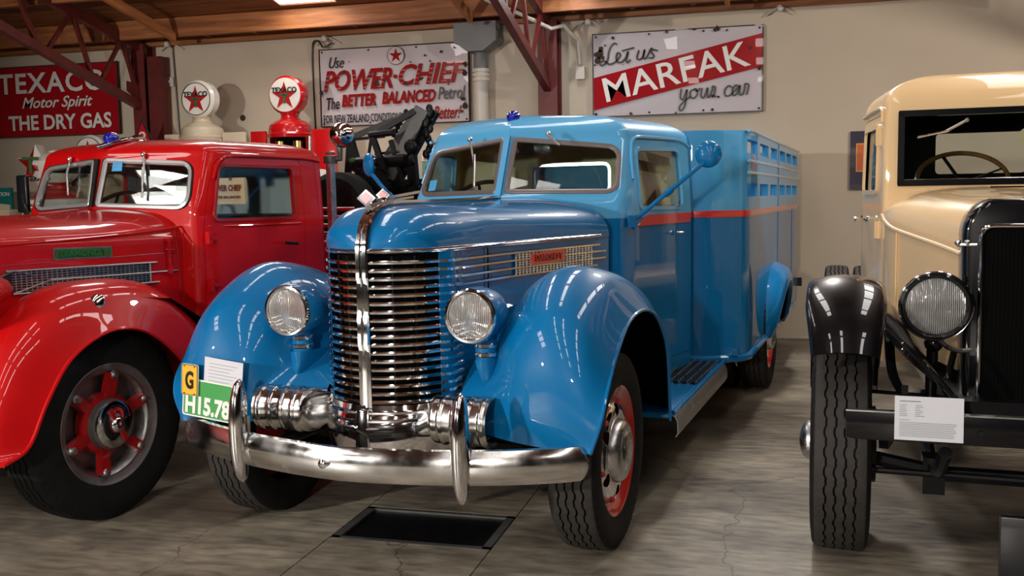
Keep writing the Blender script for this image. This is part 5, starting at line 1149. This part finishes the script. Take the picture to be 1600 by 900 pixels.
for k in range(5): a = 2*pi*k/5; g.bar(V(-2.95, .46, 1.70), V(-2.95, .46+.12*cos(a), 1.70+.12*sin(a)), .025, .03, (0, 1, 0))
g.lathe([(-.04, .035), (.04, .035)], V(-2.95, .46, 1.70), (0, 1, 0), 16); g.out('gear_wheel', 'black_metal', base)
for k in range(16): MB().box(V(-2.93, .325-.004*k, 1.90-.031*k), (.05, .02, .017)).out('chain_link', 'black_metal', base, smooth=False)
for k in range(14): MB().sphere(V(-3.15+random.uniform(-.04, .04), .86+.02*sin(k*2), 2.32-.04*k), .032, 8, (1, .8, 1.2)).out('hanging_chain', 'black_metal', base)
for k in range(7): MB().sphere(V(-3.1, .57+.02*k, 2.12+.03*k), .022, 8).out('pulley_chain', 'black_metal', base)
o = MB().sphere(V(-3.1, .73, 2.02), .062, 20, (1, .8, 1)).tube([V(-3.1, .74, 1.96), V(-3.1, .75, 1.90), V(-3.1, .70, 1.88)], .012, 8).out('work_lamp', 'black_metal', base)
MB().box(V(-3.12, .18, 1.93), (.08, .05, .03)).sphere(V(-3.12, .16, 1.93), .025, 8).out('brass_valve', 'olive_plate', base)
MB().lathe([(-.08, .12), (-.1, .2), (-.1, .28), (-.06, .325), (.06, .325), (.1, .28), (.1, .2), (.08, .12)], V(-2.75, .28, 1.50), (0, 1, 0), 40).out('spare_wheel', 'rubber', rt)
MB().sphere(V(-3.1, .84, 1.60), .12, 16, (.8, .8, 1.2)).out('tank', 'black_paint', rt)

# ================================================================ CREAM TRUCK
ct = thing('cream_truck', 'cream vintage truck with black fenders and radiator, on the right', 'truck', (1.05, 4.51, 0), radians(-4))
for s in (1, -1):
    wheel(ct, 0, .728*s, s, .475, .245, .27, 'cream'); wheel(ct, -4.2, .775*s, s, .49, .20, .28, 'cream'); wheel(ct, -4.2, .545*s, s, .49, .20, .28, 'cream')
CF = []
for k in range(15):
    t = k/14; a = radians(38+134*t)                     # arc from the front tip over the wheel to the rear
    R_ = .74 if t > .25 else .74-.10*(1-t/.25)
    x = .02+cos(a)*.58*(1 if a < pi/2 else 1.25); z = .52+sin(a)*.705
    nx, nz = cos(a), sin(a); e = .55+.45*min(1, t*4)
    w_ = .155*(.80+.2*min(1, t*5)); lip = .10
    CF.append([(x-nx*lip*1.1, .715-w_, z-nz*lip*1.1), (x-nx*lip*.5, .715-w_*1.02, z-nz*lip*.5), (x-nx*.022, .715-w_*.92, z-nz*.022), (x, .715-w_*.45, z), (x+nx*.006, .715, z+nz*.006), (x, .715+w_*.45, z), (x-nx*.022, .715+w_*.92, z-nz*.022), (x-nx*lip*.5, .715+w_*1.02, z-nz*lip*.5), (x-nx*lip*1.1, .715+w_, z-nz*lip*1.1)])
for s in (1, -1):
    f = surf('front_fender', CF, 'black_paint', ct, 6, 5, .006, s, 50)
    # inner valance sweeping from the fender down to the frame
    surf('fender_valance', [[(.38, .56, 1.02), (.40, .48, .93), (.36, .38, .84), (.30, .26, .74)], [(.25, .56, 1.10), (.25, .47, 1.0), (.22, .37, .86), (.2, .25, .72)], [(-.1, .56, 1.14), (-.1, .47, 1.02), (-.1, .37, .84), (-.1, .27, .68)], [(-.6, .56, .95), (-.6, .48, .88), (-.6, .40, .76), (-.6, .33, .64)]], 'black_paint', ct, 5, 5, .005, s)
    MB().tube(cr([V(.40, .56*s, 1.05), V(.43, .47*s, .97), V(.40, .37*s, .86), V(.34, .24*s, .70)], 6), .011, 8).out('valance_bead', 'black_paint', ct)
    hc = V(.16, .357*s, 1.12)
    hb = MB().lathe([(.0, .118), (.016, .132), (.012, .140), (-.01, .143), (-.05, .135), (-.12, .11), (-.17, .07), (-.19, .02)], hc, (0, -1, 0), 48).out('headlight', 'black_paint', ct)
    MB().tube([hc+Vector((.143*cos(a*2*pi/48), -.0, .143*sin(a*2*pi/48))) for a in range(48)], .005, 8, True).out('headlight_rim', 'chrome', hb)
    MB().lathe([(.0, .118), (.012, .10), (.022, .06), (.026, .02), (.026, .002)], hc, (0, -1, 0), 48).out('headlight_lens', 'lens', hb)
    MB().tube([hc+Vector((0, .08, -.12)), V(.08, .36*s, .92), V(.04, .36*s, .70)], .024, 12).sphere(V(.10, .357*s, .955), .04, 12).out('headlight_post', 'black_paint', hb)
    MB().tube(cr([V(.14, .34*s, .975), V(.13, .30*s, .94), V(.10, .25*s, .925), V(.08, .2*s, .93)], 5), .010, 8).out('cable', 'satin_chrome', hb)
    MB().tube([V(.06, .27*s, .93), V(.1, .30*s, .80)], .014, 8).out('stay_rod', 'black_paint', ct)
# radiator
ol = rpoly([(-.238, .64), (-.250, 1.53), (.250, 1.53), (.238, .64)], [.03, .12, .12, .03], 8)
crown = [(u, z+(.05*(1-(u/.25)**2) if z > 1.45 else 0)) for u, z in ol]
rd = MB().prism([V(.09, u, z) for u, z in crown], V(-.22, 0, 0)).out('radiator_shell', 'black_paint', ct, smooth=False); bevel(rd, .03, 3)
il = rpoly([(-.182, .695), (-.182, 1.455), (.182, 1.455), (.182, .695)], .05, 8)
MB().tube([V(.105, u, z) for u, z in il], .011, 10, True).out('radiator_trim', 'chrome', ct)
MB().prism([V(.092, u, z) for u, z in il], V(.006, 0, 0)).out('radiator_core', 'dark', ct, smooth=False)
for k in range(23): MB().tube([V(.101, -.17+.0155*k, .71), V(.101, -.17+.0155*k, 1.44)], .0022, 4).out('core_fin', 'dark', ct)
for s in (1, -1): MB().tube([V(.09, .20*s, 1.375), V(.10, .275*s, 1.375)], .008, 8).sphere(V(.10, .272*s, 1.385), .014, 10).sphere(V(.095, .235*s, 1.385), .014, 10).out('radiator_clip', 'chrome', ct)
# hood and cowl
HS = []
for x, u, zs, zt in ((-.05, .215, 1.315, 1.545), (-.35, .29, 1.345, 1.565), (-.7, .385, 1.375, 1.585), (-1.0, .470, 1.405, 1.605), (-1.2, .505, 1.42, 1.615), (-1.42, .515, 1.43, 1.62)):
    HS.append([(x, u, zs), (x, u*.985, zs+.05), (x, u*.90, zs+(zt-zs)*.55), (x, u*.68, zs+(zt-zs)*.85), (x, u*.35, zt-.006), (x, 0, zt)])
for s in (1, -1):
    surf('hood', HS, 'cream_paint', ct, 6, 5, .005, s, 55)
    surf('hood_side', [[(x, u-.004, zs+.004), (x, u-.004, 1.1), (x, u-.004, .80)] for x, u, zs, zt in ((-.05, .215, 1.315, 0), (-.35, .29, 1.345, 0), (-.7, .385, 1.375, 0), (-1.0, .470, 1.405, 0), (-1.2, .505, 1.42, 0), (-1.42, .515, 1.43, 0))], 'cream_paint', ct, 4, 4, .004, s)
    MB().tube(cr([V(x, (u+.004)*s, zs) for x, u, zs in ((-.05, .215, 1.315), (-.35, .29, 1.345), (-.7, .385, 1.375), (-1.0, .470, 1.405), (-1.2, .505, 1.44), (-1.40, .515, 1.47))], 5), .011, 8).out('hood_moulding', 'cream_paint', ct)
    MB().tube([V(-.95, .462*s, 1.39), V(-.95, .462*s, .82)], .005, 6).out('hood_seam', 'cream_paint', ct)
MB().tube([V(-.95, -.02, 1.618), V(-.95, .25, 1.616)], .004, 6).out('hood_prop', 'dark', ct)
# cab
def cplan(z):
    w0 = .515-.06*max(z-1.9, 0); return [(-1.42, 0), (-1.42-.03*max(z-1.6, 0), w0), (-1.50, w0+.012), (-2.35, .625-.03*max(z-1.6, 0)), (-2.36, 0)]
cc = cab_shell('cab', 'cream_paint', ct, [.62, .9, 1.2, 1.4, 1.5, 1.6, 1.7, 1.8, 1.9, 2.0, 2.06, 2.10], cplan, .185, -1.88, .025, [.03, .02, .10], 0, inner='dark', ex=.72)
drips = {s: cast(cc, [V(x, 2*s, z) for x, z in ((-1.47, 2.0), (-1.50, 2.075), (-1.7, 2.09), (-2.0, 2.09), (-2.25, 2.08))], V(0, -s, 0), True) for s in (1, -1)}
ow = rpoly([(-.44, 1.635), (-.44, 2.055), (.44, 2.055), (.44, 1.635)], .015); cs = [cutter([V(-1.2, p[0], p[1]) for p in ow], V(-.5, 0, 0))]
sw = []
for s in (1, -1):
    q = rpoly([(-1.62, 1.60), (-2.18, 1.60), (-2.18, 1.99), (-1.62, 1.99)], .05); sw.append(cast(cc, [V(p[0], 2*s, p[1]) for p in q], V(0, -s, 0))); cs.append(cutter([V(p[0], s, p[1]) for p in q], V(0, -s*.6, 0)))
q = rpoly([(-.17, 1.71), (-.17, 1.97), (.36, 1.97), (.36, 1.71)], .03); cs.append(cutter([V(-2.6, p[0], p[1]) for p in q], V(.5, 0, 0))); boolean(cc, cs, ang=28)
for i, s in enumerate((1, -1)):
    qd = rpoly([(-1.56, .72), (-2.26, .72), (-2.26, 2.05), (-1.56, 2.05)], [.03, .03, .08, .05]); P0 = [V(p[0], s, p[1]) for p in qd]; dr = cc.copy(); dr.data = cc.data.copy(); dr.name = 'door'; COL.objects.link(dr); dr.parent = ct
    boolean(dr, [cutter(scaled(P0, -.004), V(0, -s*.7, 0))], 'INTERSECT', 28); boolean(cc, [cutter(P0, V(0, -s*.7, 0))], ang=28)
    sweep('window_frame', sw[i]+[sw[i][0]], [(-.014, -.006), (.014, -.006), (.014, .012), (-.014, .012)], 'cream_paint', dr, up=(s, 0, 0), cap=False); pane('side_glass', [p+Vector((-s*.014, 0, 0)) for p in sw[i]], 'glass', dr, (-s, 0, 0))
    for z in (1.92, 1.38): MB().box(V(-1.535, .535*s, z), (.018, .05, .10)).tube([V(-1.555, .548*s, z-.05), V(-1.555, .548*s, z+.05)], .009, 8).out('door_hinge', 'cream_paint', ct, smooth=False)
    MB().lathe([(0, .02), (.01, .02), (.015, .01), (.06, .012), (.07, .018), (.08, .016)], V(-2.0, .583*s, 1.43), (s, 0, 0), 12).tube([V(-2.0, .60*s, 1.43), V(-1.92, .62*s, 1.45)], .008, 6).out('door_handle', 'chrome', dr)
    gp = drips[s]; MB().tube(cr([p+Vector((s*.008, 0, 0)) for p in gp], 4), .012, 8).out('drip_rail', 'cream_paint', ct)
g = MB()
for a, b in (((-.44, 1.65), (.44, 1.65)), ((-.44, 2.04), (.44, 2.04)), ((-.425, 1.64), (-.425, 2.05)), ((.425, 1.64), (.425, 2.05))): g.bar(V(-1.415, *a), V(-1.415, *b), .035, .03, (0, -1, 0))
g.out('windscreen_frame', 'black_paint', ct, smooth=False); pane('windscreen_glass', [V(-1.43, a, b) for a, b in ((-.43, 1.645), (.43, 1.645), (.43, 2.045), (-.43, 2.045))], 'glass', ct, (0, 1, 0))
MB().tube([V(-1.405, -.42, 1.667), V(-1.405, .42, 1.667)], .005, 6).out('frame_bead', 'chrome', ct)
g = MB().tube([V(-1.40, -.34, 1.905), V(-1.39, -.18, 1.935)], .007, 6).tube([V(-1.395, -.20, 1.93), V(-1.39, -.09, 1.99), V(-1.41, -.085, 2.0)], .008, 6).sphere(V(-1.40, -.09, 1.99), .014, 8); g.out('wiper', 'satin_chrome', ct)
bevel(MB().box(V(-2.2, 0, 1.3), (1.05, .14, .6)).out('seat_back', 'seat', ct, smooth=False), .04); bevel(MB().box(V(-1.95, 0, 1.05), (1.0, .5, .18)).out('seat_cushion', 'seat', ct, smooth=False), .04)
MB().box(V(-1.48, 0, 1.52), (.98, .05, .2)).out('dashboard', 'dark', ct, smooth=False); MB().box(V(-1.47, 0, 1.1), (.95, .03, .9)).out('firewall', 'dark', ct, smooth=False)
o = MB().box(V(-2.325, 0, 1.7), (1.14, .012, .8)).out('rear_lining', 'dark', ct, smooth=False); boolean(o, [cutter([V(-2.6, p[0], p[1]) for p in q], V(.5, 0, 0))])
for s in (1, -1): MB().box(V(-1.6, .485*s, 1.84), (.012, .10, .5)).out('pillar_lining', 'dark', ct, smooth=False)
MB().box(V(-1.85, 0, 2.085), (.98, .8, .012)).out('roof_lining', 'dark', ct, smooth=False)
steering(ct, V(-1.68, -.075, 1.668), .245, radians(40), 'wood_rim')
MB().lathe([(0, .045), (.004, .045)], V(-1.50, .232, 1.90), (0, -1, 0), 28).out('round_sticker', 'card', ct)
# rear body behind cab, frame, crossbar
MB().box(V(-2.4, 0, .66), (.62, 5.2, .14)).out('chassis', 'black_metal', ct, smooth=False); MB().tube([V(0, -.64, .42), V(0, -.3, .36), V(0, .3, .36), V(0, .64, .42)], .035, 8).out('front_axle', 'black_metal', ct); MB().tube([V(-4.2, -.7, .48), V(-4.2, .7, .48)], .06, 8).out('rear_axle', 'black_metal', ct)
MB().tube([V(.16, -.62, .40), V(.18, 0, .40), V(.16, .62, .40)], .014, 8).out('track_rod', 'black_metal', ct)
MB().tube([V(-.2, -.60, .675), V(-.2, -.3, .665)], .010, 6).box(V(-.2, -.45, .69), (.03, .02, .04)).out('brake_rod', 'black_metal', ct)
for s in (1, -1):
    MB().tube(cr([V(.42, .33*s, .56), V(.25, .34*s, .44), V(0, .34*s, .40), V(-.3, .34*s, .46), V(-.55, .34*s, .60)], 5), .028, 8).out('leaf_spring', 'black_metal', ct)
    MB().box(V(.0, .34*s, .36), (.09, .12, .16)).out('spring_clamp', 'black_metal', ct, smooth=False)
    MB().bar(V(.1, .55*s, .5), V(-.5, .36*s, .62), .04).out('steering_arm', 'black_metal', ct, smooth=False)
    MB().lathe([(-.02, .17), (.05, .17), (.06, .15)], V(0, .60*s, .475), (s, 0, 0), 24).out('brake_drum', 'black_metal', ct)
    MB().tube(cr([V(-.3, .52*s, .95), V(-.3, .50*s, .75), V(-.32, .44*s, .64), V(-.34, .34*s, .62)], 5), .022, 8).out('fender_iron', 'black_metal', ct)
xb = bevel(MB().box(V(.44, 0, .660), (1.42, .03, .115)).out('front_crossbar', 'black_paint', ct, smooth=False), .004); MB().box(V(.44, 0, .721), (1.42, .036, .006)).out('bar_edge', 'satin_chrome', xb, smooth=False)
for s in (1, -1): MB().box(V(.2, .30*s, .64), (.05, .5, .10)).out('frame_horn', 'black_metal', ct, smooth=False); MB().lathe([(0, .014), (.01, .012)], V(.457, .21*s, .655), (0, -1, 0), 6).out('bar_bolt', 'black_metal', xb)
MB().box(V(-.4, 0, .9), (.36, .7, .6)).out('engine_block', 'black_metal', ct, smooth=False)
bevel(MB().box(V(-3.7, 0, .86), (.84, 2.3, .10)).out('rear_deck', 'cream_paint', ct, smooth=False), .01)
cdn = thing('info_card', 'white printed card leaning on the black crossbar of the cream truck', 'card'); on_truck(cdn, ct)
Mc = frame(V(.478, -.400, .706), (1, 0, 0), (0, .06, 1)); flat('card', rp(.252, .175, .002), Mc, 'paper', cdn, .003)
def bars(rows, x0, z0, h_, dz, n, w_, var=.01, th=.0042):
    for k in range(n): e = x0+w_-random.random()*var; flat('print_line', [(x0, z0-dz*k), (e, z0-dz*k), (e, z0-dz*k+h_), (x0, z0-dz*k+h_)], Mc, 'grey_ink', cdn, th)
bars(0, -.108, .066, .0035, .01, 1, .085); bars(0, -.108, .052, .0018, .0072, 7, .03); bars(0, -.05, .052, .0018, .0072, 7, .035, .02); bars(0, -.108, -.008, .0018, .01, 1, .045); bars(0, -.108, -.018, .0018, .0068, 9, .21, .012)
bd = thing('floor_board', 'black display board with silver lower edge on the floor under the cream truck', 'board'); on_truck(bd, ct)
bevel(MB().box(V(.30, .20, .150), (.62, .04, .27)).out('panel', 'black_enamel', bd, smooth=False), .004); MB().box(V(.30, .20, .012), (.63, .05, .02)).out('edge_strip', 'satin_chrome', bd, smooth=False)
